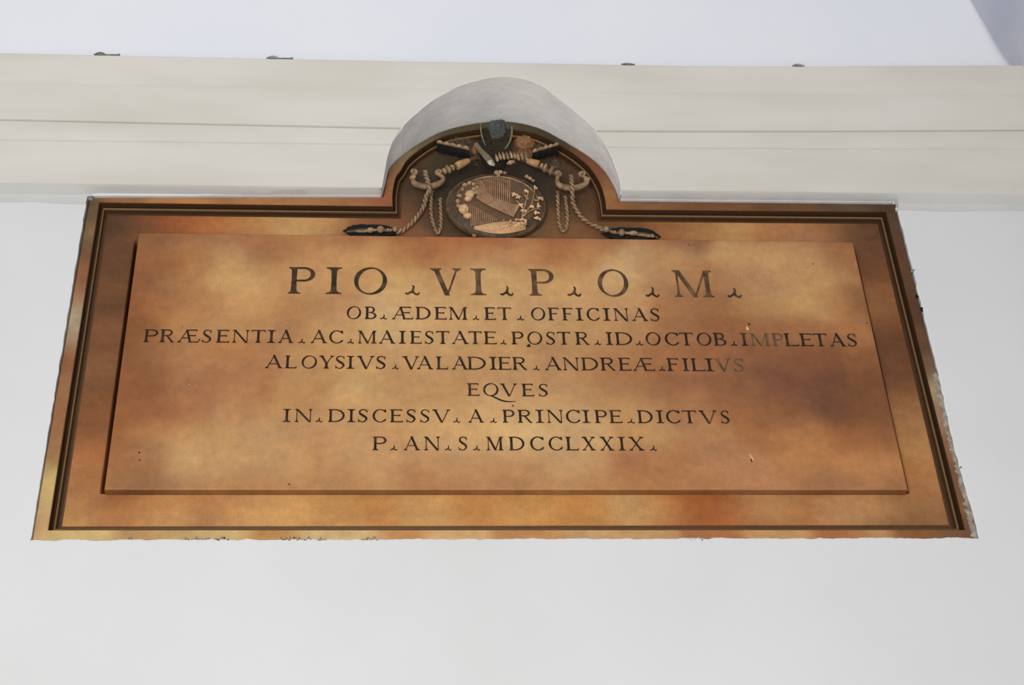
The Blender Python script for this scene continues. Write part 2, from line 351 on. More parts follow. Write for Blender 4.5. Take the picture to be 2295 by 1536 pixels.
def course(name, rows, mat, back_out):
    """rows bottom to top: (z function of x, how far the surface stands out)"""
    n = len(rows) + 2
    cols_ = []; full = []
    for x in XS:
        zl = z_low(x)
        zz = [r[0](x) for r in rows]; oo = [r[1] for r in rows]
        zc = max(zl, zz[0])
        full.append(zc >= zz[-1] - 1e-6)
        if zc >= zz[-1]: zc = zz[-1]
        # position along the profile at the cut
        k = 0
        while k < len(zz) - 2 and zz[k + 1] <= zc: k += 1
        t = (zc - zz[k]) / max(1e-6, zz[k + 1] - zz[k]); oc = oo[k] + (oo[k + 1] - oo[k]) * min(max(t, 0), 1)
        pts = [(x, -back_out, zc), (x, -oc, zc)]
        for z, o in zip(zz, oo):
            pts.append((x, -oc, zc) if z <= zc else (x, -o, z))
        cols_.append(pts)
    mb = MB(); mb.grid(cols_)
    vs = mb.v; fs = []
    for f in mb.f:
        a = np.array([vs[i] for i in f])
        if full[f[0] // n] and full[f[2] // n]: continue
        if np.linalg.norm(np.cross(a[2] - a[0], a[3] - a[1])) > 1e-9: fs.append(f)
    return new_obj(name, vs, fs, mat)
K = lambda f, d: (lambda x: f(x) + d)
def T_CH(x): return T_BOT(x) - float(np.interp(x, [X0 - .03, X0 + .03, X1 - .03, X1 + .03], [.0125, .0055, .0055, .0125]))
setting(course('trim_3', [(K(T_PAINT, -0.001), 0.0038), (K(T_CH, -0.0035), 0.0042), (T_CH, 0.0055), (K(T_BOT, -0.003), 0.026), (K(T_BOT, -0.0005), 0.0305)], M_BAND, -0.03))
setting(course('trim_2', [(K(T_BOT, -0.0005), 0.0305), (T_BOT, 0.0315), (K(T_BOT, 0.004), 0.0335), (K(T_B2, -0.005), 0.068), (K(T_B2, -0.002), 0.0685), (T_B2, 0.073), (K(T_B2, 0.005), 0.0755), (K(T_JOINT, -0.002), 0.0895), (K(T_JOINT, 0.0002), 0.0890), (K(T_JOINT, 0.0006), 0.074)], M_CORN, -0.03))
setting(course('trim_1', [(K(T_JOINT, 0.0007), 0.074), (K(T_JOINT, 0.0036), 0.0745), (K(T_JOINT, 0.0039), 0.0910), (K(T_JOINT, 0.0050), 0.0925), (K(T_BEAD, -0.007), 0.127), (K(T_BEAD, -0.004), 0.1275), (K(T_BEAD, -0.001), 0.1325), (K(T_BEAD, 0.004), 0.1355), (K(T_TOP, -0.006), 0.160), (K(T_TOP, -0.002), 0.165), (T_TOP, 0.1645), (K(T_TOP, 0.0015), 0.158), (K(T_TOP, 0.002), 0.02)], M_CORN, -0.03))
# white plaster made good along the top of the slab, left and right of the arch
mb = MB()
for rng in (np.linspace(X0 + .012, AXL - .001, 160), np.linspace(AXR + .001, X1 - .004, 190)):
    mb.grid([[(x, .03, z_low(x) - .001), (x, -.0046, z_low(x) - .0008), (x, -.0054, z_low(x) + .001), (x, -.0062, max(T_CH(x) - .001, z_low(x) + .002)), (x, .0, max(T_CH(x) - .001, z_low(x) + .002))] for x in rng])
setting(mb.build('trim_6', M_WALL, smooth=False))
# plaster lining of the arched niche, standing just inside the cut cornice
def front_out(x, z):
    pr = [(T_PAINT(x), .005), (T_BOT(x) - .012, .008), (T_BOT(x), .031), (T_B2(x) - .003, .068), (T_B2(x) + .005, .0755), (T_JOINT(x), .087), (T_JOINT(x) + .005, .096), (T_BEAD(x) - .005, .127), (T_BEAD(x) + .004, .1355), (T_TOP(x), .165)]
    return float(np.interp(z, [p[0] for p in pr], [p[1] for p in pr]))
mb = MB(); rws = []
for i, (x, z) in enumerate(_nar):
    fo = front_out(x, z) + 0.0004
    r = []
    for t in np.linspace(0, 1, 12):
        o = -0.028 + (fo + 0.028) * t
        w = 0.0016 + 0.0022 * float(fbm(np.array([i * .16]), np.array([t * 3.]), 12)[0]) * (1 if 0 < t < 1 else 0.3)
        d = np.array([x, z]) - _gapc; d = d / np.linalg.norm(d)
        r.append((x - d[0] * w, -o, z - d[1] * w))
    d = np.array([x, z]) - _gapc; d = d / np.linalg.norm(d)
    r.append((x + d[0] * .0012, -fo + .0006, z + d[1] * .0012)); r.append((x + d[0] * .0012, 0.028, z + d[1] * .0012))
    rws.append(r)
mb.grid(rws, closed=True)
setting(mb.build('trim_4', M_NICHE))

# wall below the cornice, with the ragged opening that holds the slab
def jag(t, s, a): return a * float(fbm(np.array([t * 55.0]), np.array([s * 3.1]), s, 5)[0])
mb = MB()
WO = 0.003
zs = [Z0 + (4.13 - Z0) * k / 160 for k in range(161)]
xl = lambda z: X0 - 0.0012 + jag(z, 21, 0.0016)
xr = lambda z: X1 + 0.0008 + jag(z, 22, 0.0026) - (0.006 * max(0, 1 - abs(z - 3.42) / 0.2))
mb.grid([[(-2.6, -WO, z), (-1.2, -WO, z), (xl(z) - 0.004, -WO, z), (xl(z), -WO + 0.0008, z), (xl(z), 0.045, z)] for z in zs])
mb.grid([[(3.2, -WO, z), (2.0, -WO, z), (xr(z) + 0.004, -WO, z), (xr(z), -WO + 0.0008, z), (xr(z), 0.045, z)] for z in zs])
xb = [-2.6, -1.2, X0 - 0.03, X0 - 1e-4] + [X0 + (X1 - X0) * k / 420 for k in range(421)] + [X1 + 1e-4, X1 + 0.03, 2.0, 3.2]
def zb(x):
    if x < X0 or x > X1: return Z0
    return Z0 + 0.0012 + jag(x, 31, 0.0034)
mb.grid([[(x, -WO, 0.0), (x, -WO, 3.0), (x, -WO, zb(x) - 0.004), (x, -WO + (0.0006 if X0 <= x <= X1 else 0), zb(x)), (x, 0.045 if X0 <= x <= X1 else -WO, zb(x))] for x in xb])
mb.grid([[(-2.6, 0.1, 0), (3.2, 0.1, 0)], [(-2.6, 0.1, 4.6), (3.2, 0.1, 4.6)]])
setting(mb.build('wall_front', M_WALL, smooth=False))
# vault springing from behind the cornice
mb = MB(); rws = []
for k in range(40):
    t = math.radians(82) * k / 39
    rws.append([(x, -(0.09 + 2.3 * (1 - math.cos(t))), 4.405 + 0.05 * max(0.0, (x - 0.7) / 2.5) + 1.9 * math.sin(t)) for x in np.linspace(-2.6, 3.2, 60)])
mb.grid(rws)
setting(mb.build('ceiling', M_VAULT))
# springing of the next vault bay at the right: its soffit comes forward from the wall, tilted and tinted to look dark
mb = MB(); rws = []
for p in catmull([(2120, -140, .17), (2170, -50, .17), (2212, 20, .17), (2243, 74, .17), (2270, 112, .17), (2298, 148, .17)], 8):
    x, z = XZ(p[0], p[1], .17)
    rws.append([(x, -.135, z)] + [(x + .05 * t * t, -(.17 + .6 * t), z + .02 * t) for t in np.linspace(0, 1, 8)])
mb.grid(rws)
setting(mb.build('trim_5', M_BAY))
mb = MB(); mb.grid([[(-2.6, -4.6, 0), (3.2, -4.6, 0)], [(-2.6, 0.06, 0), (3.2, 0.06, 0)]])
setting(mb.build('floor', M_FLOOR))

# ------------------------------------------------------------------ THE PLAQUE
BASE = (0.257, 0.0, Z0)
plaque = bpy.data.objects.new('memorial_plaque', None)
plaque.location = BASE
COL.objects.link(plaque)
plaque['label'] = 'stained yellow-brown marble plaque with arched carved crest and Latin inscription, set in white wall'
plaque['category'] = 'plaque'
def part(mb, name, mat, parent=plaque, label=None, smooth=True):
    o = mb.build(name, mat, parent, smooth, BASE)
    if label: o['label'] = label
    return o
FO = -0.022                                     # the sunk field
def solid_cols(xs, zlo, ztop, dz, outf, back):
    """front surface over columns, closed with a flat back"""
    nz = int(max(2, math.ceil((max(ztop(x) for x in xs) - zlo) / dz)))
    fr = [[(x, -outf(x, zlo + (ztop(x) - zlo) * k / nz), zlo + (ztop(x) - zlo) * k / nz) for k in range(nz + 1)] for x in xs]
    m = MB(); m.grid(fr)
    bk = [[(x, back, zlo), (x, back, ztop(x))] for x in xs]; m.grid(bk)
    m.grid([[r[0] for r in fr], [r[0] for r in bk]]); m.grid([[r[-1] for r in fr], [r[-1] for r in bk]])
    m.grid([fr[0], [(xs[0], back, p[2]) for p in fr[0]]]); m.grid([fr[-1], [(xs[-1], back, p[2]) for p in fr[-1]]])
    return m
# panel measures
PX0, PX1, PZ0, PZ1 = -0.5885, 1.1038, 3.3065, 3.9985
# field slab: stops under the last ramp of the moulding
_fl = offset_in(IN_SPARSE, 0.0222)
FXL, FXR, FZL = float(_fl[0, 0] + _fl[1, 0]) / 2, float(_fl[-1, 0] + _fl[-2, 0]) / 2, float(_fl[0, 1] + _fl[-1, 1]) / 2
_ftx = np.maximum.accumulate(_fl[1:-1, 0] + np.arange(len(_fl) - 2) * 1e-7)
def field_top(x): return float(np.interp(x, _ftx, _fl[1:-1, 1]))
def field_out(x, z):
    """a groove sunk along both flanks of the raised panel, added for its shade"""
    e = min(1.0, max(0.0, (PZ1 - 0.003 - z) / 0.02), max(0.0, (z - PZ0 - 0.004) / 0.004))
    d = min(abs(x - (PX0 - 0.0036)) / 0.0066, abs(x - (PX1 + 0.0030)) / 0.0052)
    return FO - 0.034 * e * math.exp(-d ** 4)
fx = sorted(set([round(v, 5) for v in list(np.linspace(FXL, FXR, 330)) + list(np.linspace(PX0 - .016, PX0 + .01, 40)) + list(np.linspace(PX1 - .01, PX1 + .016, 40)) + list(_ftx)]))
fx = [x for x in fx if FXL - 1e-5 <= x <= FXR + 1e-5]
m = solid_cols(fx, FZL, field_top, 0.0048, field_out, 0.075)
v = np.array(m.v); fc = stain_and_shade(v[:, 0], v[:, 2], FIELD_S, 0.034, 0.034, 0.18, 5, 0.6, 0.98)
fc[(v[:, 1] > 0.030) & (v[:, 1] < 0.0515)] *= 0.65                      # groove beside the panel darkened: grime and shade in the colour
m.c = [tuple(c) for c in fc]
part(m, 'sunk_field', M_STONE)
# flat outer border
m = MB(); rings = []
mid = lambda t: OUT_LOOP * (1 - t) + IN_LOOP * t
def chip(L, a, s):
    return L + np.array([[jag(i * .13, s, a), jag(i * .13 + 50, s + 1, a)] for i in range(len(L))])
oc = chip(OUT_LOOP, 0.0016, 61)
prof = [(oc, -0.04), (oc, -0.0035), (chip(mid(0.08), 0.0010, 61), -0.0006), (mid(0.2), 0.0), (mid(0.4), 0.0), (mid(0.6), 0.0), (mid(0.8), 0.0), (mid(0.96), 0.0), (IN_LOOP, -0.0012), (offset_in(IN_LOOP, 0.0004), -0.0030)]
for L, o in prof: rings.append([(p[0], -o, p[1]) for p in L])
m.grid(rings, closed=True)
v = np.array(m.v); m.c = [tuple(c) for c in stain_and_shade(v[:, 0], v[:, 2], BORDER_S, 0.022, 0.020, 0.22, 9, 0.8)]
part(m, 'border', M_STONE)
# inner moulding: quirk, astragal bead, quirk
m = MB(); rings = []; rc = []
GROOVE, BEAD, INNER = lin((74, 51, 32)), lin((130, 100, 66)), lin((96, 66, 41))
for d, o, c in [(0.0003, -0.0028, GROOVE), (0.0007, -0.0250, GROOVE), (0.0030, -0.0260, GROOVE), (0.0055, -0.0240, GROOVE), (0.0066, -0.0170, BEAD), (0.0076, -0.0135, BEAD), (0.0090, -0.0122, BEAD), (0.0104, -0.0135, BEAD), (0.0114, -0.0180, GROOVE), (0.0120, -0.0270, GROOVE), (0.0155, -0.0275, GROOVE), (0.0178, -0.0258, INNER), (0.0215, -0.0242, INNER), (0.0255, -0.0224, INNER), (0.0265, -0.0226, INNER)]:
    L = offset_in(IN_SPARSE, d)
    rings.append([(p[0], -o, p[1]) for p in L]); rc += [c] * len(L)
m.grid(rings, closed=True)
v = np.array(m.v); g = 1 + 0.35 * fbm(v[:, 0] * 14, v[:, 2] * 14, 15, 4)
m.c = [tuple(c) for c in np.array(rc) * g[:, None]]
part(m, 'moulding', M_STONE, label='dark brown grooved moulding inside the border')
# raised inscription panel
def sgrid(a, b, n): return list(np.linspace(a, b, n))
pxs = sgrid(PX0 + .003, PX1 - .003, 300)
pnl_top = lambda x: PZ1 - .003
m = solid_cols(pxs, PZ0 + .003, pnl_top, 0.0058, lambda x, z: 0.0, 0.03)
# soften the arrises: rim strips
mm = MB()
xs_, zs_ = pxs, sgrid(PZ0 + .003, PZ1 - .003, 120)
def chipz(t, s): return max(0, jag(t, s, 0.004) - 0.0022)
rim = [(x, PZ0 + .003) for x in xs_] + [(PX1 - .003, z) for z in zs_[1:]] + [(x, PZ1 - .003) for x in xs_[::-1][1:]] + [(PX0 + .003, z) for z in zs_[::-1][1:-1]]
def grow(p, d):
    x, z = p
    dx = -1 if x <= PX0 + .0031 else (1 if x >= PX1 - .0031 else 0)
    dz = -1 if z <= PZ0 + .0031 else (1 if z >= PZ1 - .0031 else 0)
    return (x + dx * d, z + dz * d)
R = []
for d, o in [(0, 0.0), (.0017, -.0004), (.0026, -.0013), (.003, -.003), (.003, -.012), (.003, -.022), (.003, -.03)]:
    R.append([(grow(p, d)[0], -(o), grow(p, d)[1]) for p in rim])
m.grid(R, closed=True)
v = np.array(m.v); pc = stain_and_shade(v[:, 0], v[:, 2], PANEL_S, 0.029, 0.034, 0.13, 1, 1.0, 1.12)
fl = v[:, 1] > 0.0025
pc[fl] *= (0.70 + 0.14 * fbm(v[fl, 0] * 9, v[fl, 2] * 9, 33, 4))[:, None]                     # flanks darkened: their shade and grime put into the colour
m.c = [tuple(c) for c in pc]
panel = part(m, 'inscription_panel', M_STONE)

# ------------------------------------------------------------------ lettering: Roman capitals drawn stroke by stroke (cap height = 1)
TH, TN = 0.156, 0.060
def stem(x, T=TH, y0=0.0, y1=1.0, bl=.1, br=.1, tl=.1, tr=.1):
    rows = []
    h = y1 - y0
    for f, w in [(0, 1), (.028, 1), (.05, .45), (.085, .18), (.14, .03)]:
        rows.append((y0 + f, x - bl * w, x + T + br * w))
    rows.append((y0 + h * .5, x + .006, x + T - .006))
    for f, w in [(.14, .03), (.085, .18), (.05, .45), (.028, 1), (0, 1)]:
        rows.append((y1 - f, x - tl * w, x + T + tr * w))
    return [[(a, y), (b, y)] for y, a, b in rows]
def diag(xa, ya, xb, yb, T):
    return [[(xa + (xb - xa) * t, ya + (yb - ya) * t), (xa + (xb - xa) * t + T, ya + (yb - ya) * t)] for t in (0, .5, 1)]
def hser(x0, x1, y, up, xa=None, xb=None, th=.034):
    s = 1 if up else -1
    xa = x0 + (x1 - x0) * .35 if xa is None else xa; xb = x0 + (x1 - x0) * .65 if xb is None else xb
    return [[(x0, y), (x1, y)], [(x0, y + s * th * .8), (x1, y + s * th * .8)], [((x0 + xa) / 2, y + s * th * 1.3), ((x1 + xb) / 2, y + s * th * 1.3)], [(xa, y + s * .1), (xb, y + s * .1)]]
def hbar(x0, x1, y, th=TN):
    return [[(x0, y - th / 2), (x0, y + th / 2)], [(x1, y - th / 2), (x1, y + th / 2)]]
def arm(x0, x1, y, up, hgt=.15, th=TN):
    """an arm with a wedge serif at its free end; up = the wedge points up"""
    s = 1 if up else -1
    return [[(x0, y), (x0, y + s * th)], [(x1 - .13, y), (x1 - .13, y + s * th)], [(x1 - .07, y), (x1 - .06, y + s * th * 1.3)], [(x1 - .02, y), (x1 - .022, y + s * hgt * .7)], [(x1 + .0, y), (x1 + .012, y + s * hgt)]]
def midarm(x0, x1, y):
    return [[(x0, y - TN / 2), (x0, y + TN / 2)], [(x1 - .08, y - TN / 2), (x1 - .08, y + TN / 2)], [(x1 - .035, y - .045), (x1 - .035, y + .045)], [(x1, y - .095), (x1, y + .095)]]
def ring(cx, cy, rx, ry, T=TH, t=TN, a0=0, a1=360, n=40, tilt=0.0):
    rows = []
    for k in range(n + 1):
        a = math.radians(a0 + (a1 - a0) * k / n)
        c, s = math.cos(a), math.sin(a)
        w = t + (T - t) * abs(math.cos(a + tilt)) ** 1.5
        nx, ny = c / rx, s / ry; l = math.hypot(nx, ny); nx /= l; ny /= l
        rows.append([(cx + rx * c, cy + ry * s), (cx + rx * c - nx * w, cy + ry * s - ny * w)])
    return rows
def brush(pts, ws, n=8):
    P = catmull(pts, n); Wd = np.interp(np.linspace(0, 1, len(P)), np.linspace(0, 1, len(ws)), ws)
    rows = []
    for i, p in enumerate(P):
        d = P[min(i + 1, len(P) - 1)] - P[max(i - 1, 0)]; d = d / (np.linalg.norm(d) + 1e-9)
        nrm = np.array([-d[1], d[0]]) * Wd[i] / 2
        rows.append([tuple(p - nrm), tuple(p + nrm)])
    return rows
def glyph(ch, w):
    S = .085
    if ch == 'I':
        s = max(0.02, (w - TH) / 2); return [stem(w / 2 - TH / 2, TH, 0, 1, s, s, s, s)]
    if ch == 'P':
        r = .27; cx = w - max(.24, w * .42)
        return [stem(S, TH, 0, 1, S, .13, S, .02), ring(cx, 1 - r, w - cx, r, .13, TN, 90, -90, 20), hbar(S + TH, cx + .01, 1 - TN / 2), hbar(S + TH, cx + .01, 1 - 2 * r + TN / 2)]
    if ch in 'BR':
        r = .25; cx = w * .52
        g = [stem(S, TH, 0, 1, S, .02 if ch == 'B' else .09, S, .02), ring(cx, 1 - r, (w * (.86 if ch == 'B' else .84)) - cx, r, .125, TN, 90, -90, 20), hbar(S + TH, cx + .01, 1 - TN / 2), hbar(S + TH, cx + .01, 1 - 2 * r + TN / 2)]
        if ch == 'B':
            g += [ring(cx, .265, w - cx, .265, .135, TN, 90, -90, 20), hbar(S + TH, cx + .01, TN / 2)]
        else:
            g += [diag(w * .42, .5, w - .2, .03, .13), [[(w - .22, .05), (w - .07, .05)], [(w - .2, 0), (w, 0)], [(w - .2, -.01), (w, -.005)]]]
        return g
    if ch == 'D':
        cx = w * .40
        return [stem(S, TH, 0, 1, S, .02, S, .02), ring(cx, .5, w - cx, .5, .14, TN, 90, -90, 28), hbar(S + TH, cx + .01, 1 - TN / 2), hbar(S + TH, cx + .01, TN / 2)]
    if ch in 'OQ':
        g = [ring(w / 2, .5, w / 2, .515, .13, .04, 0, 360, 48, 0.28)]
        return g
    if ch == 'C':
        return [ring(w * .56, .5, w * .56, .515, .14, .05, 42, 318, 36), [[(w * .86, .99), (w * .86, .99)], [(w * .97, .99), (w * .88, .84)], [(w, .76), (w * .96, .76)]], [[(w * .90, .1), (w * .96, .10)], [(w * .94, .26), (w, .27)]]]
    if ch == 'S':
        return [brush([(w * .88, .80), (w * .78, .93), (w * .5, .985), (w * .2, .88), (w * .18, .70), (w * .45, .54), (w * .75, .40), (w * .86, .22), (w * .62, .035), (w * .35, .02), (w * .12, .13)], [.045, .05, .05, .08, .12, .15, .15, .12, .06, .05, .045], 6), [[(w * .80, .99), (w * .84, .99)], [(w * .90, .99), (w * .94, .99)], [(w * .90, .74), (w * .94, .74)]], [[(w * .02, .26), (w * .06, .26)], [(w * .02, .01), (w * .10, .01)], [(w * .14, .06), (w * .18, .04)]]]
    if ch == 'A':
        a = w * .5
        return [diag(.10, 0, a - .04, .97, .05), diag(w - .24, 0, a - .10, 1.03, .15), hbar(w * .26, w * .68, .34, .045), hser(0, .24, 0, True, .09, .16), hser(w - .30, w, 0, True, w - .23, w - .10)]
    if ch == 'V':
        return [diag(.10, 1, w * .47, -.02, .145), diag(w - .15, 1, w * .52, -.02, .055), hser(0, .34, 1, False, .10, .25), hser(w - .26, w, 1, False, w - .16, w - .09)]
    if ch == 'N':
        return [stem(.10, .055, 0, 1, .09, .09, .10, 0), stem(w - .155, .055, 0, 1, 0, 0, .09, .09), diag(.06, 1, w - .23, -.02, .145)]
    if ch == 'M':
        return [stem(.11, .055, 0, 1, .10, .09, .10, 0), stem(w - .25, .14, 0, 1, .09, .10, 0, .10), diag(.09, 1, w * .47, .0, .14), diag(w - .24, 1, w * .50, .0, .055)]
    if ch == 'E':
        return [stem(S, TH, 0, 1, S, .02, S, .02), arm(S + .05, w * .94, 1, False), midarm(S + TH, w * .80, .53), arm(S + .05, w, 0, True)]
    if ch == 'F':
        return [stem(S, TH, 0, 1, S, .12, S, .02), arm(S + .05, w, 1, False), midarm(S + TH, w * .82, .53)]
    if ch == 'L':
        return [stem(S, TH, 0, 1, S, .02, S, .10), arm(S + .05, w, 0, True, .2)]
    if ch == 'T':
        l = [[(w - a, b) for a, b in r] for r in arm(w * .45, w, 1, False, .19)]
        return [stem(w / 2 - TH / 2, TH, 0, 1, .10, .10, 0, 0), arm(w * .45, w, 1, False, .19), l]
    if ch == 'X':
        return [diag(.10, 1, w - .26, 0, .15), diag(w - .17, 1, .09, 0, .055), hser(0, .32, 1, False, .11, .24), hser(w - .28, w, 1, False, w - .18, w - .1), hser(0, .24, 0, True, .09, .15), hser(w - .34, w, 0, True, w - .25, w - .11)]
    if ch == 'Y':
        return [stem(w / 2 - TH / 2, TH, 0, .5, .10, .10, 0, 0), diag(.09, 1, w / 2 - TH / 2, .42, .14), diag(w - .15, 1, w / 2 + .02, .42, .05), hser(0, .30, 1, False, .10, .22), hser(w - .24, w, 1, False, w - .16, w - .08)]
    if ch == '&':      # AE ligature
        return [diag(.09, 0, w * .40, .97, .05), diag(w * .55, 0, w * .36, 1.0, .13), hbar(w * .2, w * .6, .34, .045), hser(0, .24, 0, True, .09, .15), arm(w * .40, w * .90, 1, False, .14), midarm(w * .5, w * .84, .53), arm(w * .52, w, 0, True, .18)]
    if ch == '.':      # three-legged stop, .34 high
        c = (w * .52, .11)
        return [brush([c, (w * .53, .19), (w * .60, .27), (w * .50, .34)], [.09, .06, .05, .035], 4), brush([(w * .58, .12), (w * .34, .08), (w * .15, .02), (0, .06)], [.08, .06, .055, .05], 4), brush([(w * .46, .12), (w * .66, .04), (w * .86, .0), (w, .08)], [.08, .06, .055, .04], 4)]
    return []
LINES = [
 (59.0, [(680, 658.6), (1560, 666)], 'P645-704.5 I730-765 O793-867 .909-940 V964-1034.5 I1055.5-1090 .1122-1150 P1187-1243.5 .1272.7-1302 O1342.5-1411 .1448-1477.6 M1512-1602 .1631.7-1661.7'),
 (27.6, [(800, 715.3), (1465, 720)], 'O777-809 B817-843.5 .852.5-867 &878-925.5 D931.5-965 E974-1001 M1006-1048 .1060-1073.7 E1086-1111 T1116-1146 .1159-1174 O1191-1222.6 F1229-1253 F1260.7-1284 I1291.4-1307.7 C1316-1344 I1352.5-1369 N1376.5-1410.5 A1417-1453 S1458.7-1479.5'),
 (28.0, [(330, 767.2), (1000, 771.2), (1915, 777)], 'P321-352 R357.5-390 &397-445 S452-473 E484-513 N520-557.6 T562.4-593.6 I598-617 A622.8-657.6 .669-683.4 A695.4-733.3 C737.4-768.5 .778.6-792.5 M801.6-844 A849-886 I894-909.5 E919-944.7 S952-972 T978-1007 A1012.5-1050.4 T1051-1079.7 E1085-1113 .1122-1135 P1146.8-1174 O1182.7-1216 S1224.6-1245 T1250-1279 R1290.5-1321.7 .1333-1346.4 I1359-1374 D1380-1418 .1425.5-1441.5 O1448.7-1481.8 C1491.9-1522.5 T1525-1555 O1563.7-1596 B1601-1629 .1639-1652 I1662-1677.6 M~1684-1727 P~1732.7-1758 L1760.7-1790.7 E1795.7-1824 T1825.7-1856 A1861.4-1897.3 S1901.7-1922.7'),
 (28.2, [(610, 825.6), (1660, 833)], 'A593.6-633 L638-664 O675.5-709.8 Y714.6-747.7 S751-772.6 I776.4-793.7 V799.7-838.5 S842.4-864.7 .879-892.7 V901.8-939.5 A934-971 L977.8-1004 A1013-1049 D1048-1089 I1097-1114.4 E1116.8-1145.6 R1149-1182 .1195.4-1209 A1221.5-1259.4 N1262.5-1299 D1304-1341.4 R1346.9-1380.4 E1387.6-1415 &1419-1468 .1477.5-1490.7 F1496.6-1522.5 I1530.7-1545.8 L1551-1580.5 I1582-1601 V~1604-1640 S~1646.4-1669'),
 (27.6, [(1055, 887.6), (1220, 889)], 'E1047.7-1074.5 Q1083.6-1117.6 V1121-1159.6 E1170-1196.8 S1207.8-1228.6'),
 (28.4, [(640, 946), (1630, 949.6)], 'I632.8-651.5 N660.4-699.5 .707.8-721.7 D735-772 I777.8-796 S802-824 C834.9-865.5 E874-902.4 S910.3-932 S941.5-963 V969-1009.3 .1015.8-1031 A1049.3-1085.3 .1099-1113 P1126.8-1153.9 R1161-1193.9 I1201-1219.8 N1226.7-1262.9 C1269.4-1301 I1305.3-1323.8 P1334-1361.6 E1367-1395 .1406.5-1422.7 D1430-1464 I1471.9-1488.7 C1494.6-1525.8 T1531-1562.5 V1568.5-1609 S1616.9-1636.5'),
 (30.0, [(845, 1009.6), (1440, 1010.2)], 'P834.9-866 .875-890 A904.4-941.5 N950.6-986.6 .997-1011.7 S1027.8-1047.7 .1061-1075.7 M1090-1129 D1141-1176 C1189-1219.8 C1230.5-1261.7 L1269-1297 X1305.3-1335.7 X1346-1377 I1386.8-1403 X1410.8-1444.3 .1457.5-1471.9')]
NPUT = [0]
def put(mb, rows, x0, z0, h, front=0.0009, back=-0.002):
    NPUT[0] += 1; front = front + (NPUT[0] % 9) * 0.00006; back = back - (NPUT[0] % 9) * 0.0001
    fr = [[(x0 + a * h, -front, z0 + b * h) for a, b in r] for r in rows]
    bk = [[(x0 + a * h, -back, z0 + b * h) for a, b in r] for r in rows]
    mb.grid(fr); mb.grid(bk)
    mb.grid([[r[0] for r in fr], [r[0] for r in bk]]); mb.grid([[r[-1] for r in fr], [r[-1] for r in bk]])
    mb.grid([fr[0], bk[0]]); mb.grid([fr[-1], bk[-1]])
for li, (hp, bl, txt) in enumerate(LINES):
    mb = MB(); faded = MB()
    toks = txt.split(' ')
    for ti, tok in enumerate(toks):
        ch = tok[0]; fd = tok[1] == '~'
        a, b = [float(t) for t in tok[2 if fd else 1:].split('-')]
        yb = float(np.interp((a + b) / 2, [p[0] for p in bl], [p[1] for p in bl])) if bl[0][0] <= (a + b) / 2 <= bl[-1][0] else bl[0][1] + (bl[-1][1] - bl[0][1]) * ((a + b) / 2 - bl[0][0]) / (bl[-1][0] - bl[0][0])
        pa, pb, pt = XZ(a, yb), XZ(b, yb), XZ((a + b) / 2, yb - hp)
        h = pt[1] - (pa[1] + pb[1]) / 2
        w = (pb[0] - pa[0]) / h
        dot = MB()
        for g in glyph(ch, w):
            put(dot if ch == '.' else (faded if fd else mb), g, pa[0], (pa[1] + pb[1]) / 2, h)
        if ch == '.' or ti == len(toks) - 1 or (not fd and toks[ti + 1][1] == '~'):
            for m_, mt_ in ((mb, (M_INK1 if a < 1100 else M_INK1B) if li == 0 else M_INK), (faded, M_INKF)):
                if m_.v:
                    o = part(m_, 'inscription_word', mt_, panel, None, False)
                    o['label'] = 'faded word with its paint worn off' if m_ is faded else ('word in large brown Roman capitals' if li == 0 else 'word in black Roman capitals')
            mb = MB(); faded = MB()
            if dot.v: part(dot, 'stop_mark', M_INK1 if li == 0 else M_INK, panel, 'three-legged stop mark between words', False)
        if ch == 'Q':
            put(mb, brush([(w * .45, .03), (w * .75, -.12), (w * 1.15, -.34), (w * 1.6, -.45), (w * 2.1, -.43)], [.05, .10, .11, .08, .03], 6), pa[0], pa[1], h)
# small accidents in the panel face
def disc(mb, px, py, r, out=0.0007, n=14, sq=1.0, rot=0.0):
    x, z = XZ(px, py); R = []
    for k in range(n):
        a = 2 * math.pi * k / n; rr = r * (1 + .25 * math.sin(3 * a + px))
        dx, dz = rr * math.cos(a), rr * sq * math.sin(a)
        R.append((x + dx * math.cos(rot) - dz * math.sin(rot), z + dx * math.sin(rot) + dz * math.cos(rot)))
    mb.add([(p[0], -out, p[1]) for p in R] + [(p[0], 0.001, p[1]) for p in R],
           [tuple(range(n))] + [(i, (i + 1) % n, n + (i + 1) % n, n + i) for i in range(n)])
for p in [(1185, 775.5, .0040, 1.0, 0), (1149.5, 910, .0012, 2.2, .2), (1679, 727, .0019, 1.6, .6), (312, 1015, .0018, 1, 0), (313, 1032, .0016, 1, 0), (1822, 592, .0013, 1, 0), (1681 + 3, 1033, .0011, 4, .2), (1544, 549, .0012, 1, 0), (1943, 724, .0017, .6, 0), (648, 1086, .0014, 1, 0), (409, 733, .0012, .4, 0), (590 - 143, 762, .0016, 1.2, .8)]:
    mb = MB(); disc(mb, p[0], p[1], p[2], sq=p[3], rot=p[4])
    part(mb, 'chip_hole', M_HOLE, panel, 'small dark hole chipped in the panel face', False)
for p in [(1675, 737, .0030, 1.8, .2), (1684, 1025, .0020, 5, .35), (424, 862, .0014, 1, 0)]:
    mb = MB(); disc(mb, p[0], p[1], p[2], out=0.0005, sq=p[3], rot=p[4])
    part(mb, 'pale_chip', M_CARVE_L, panel, 'pale fresh chip in the panel face', False)

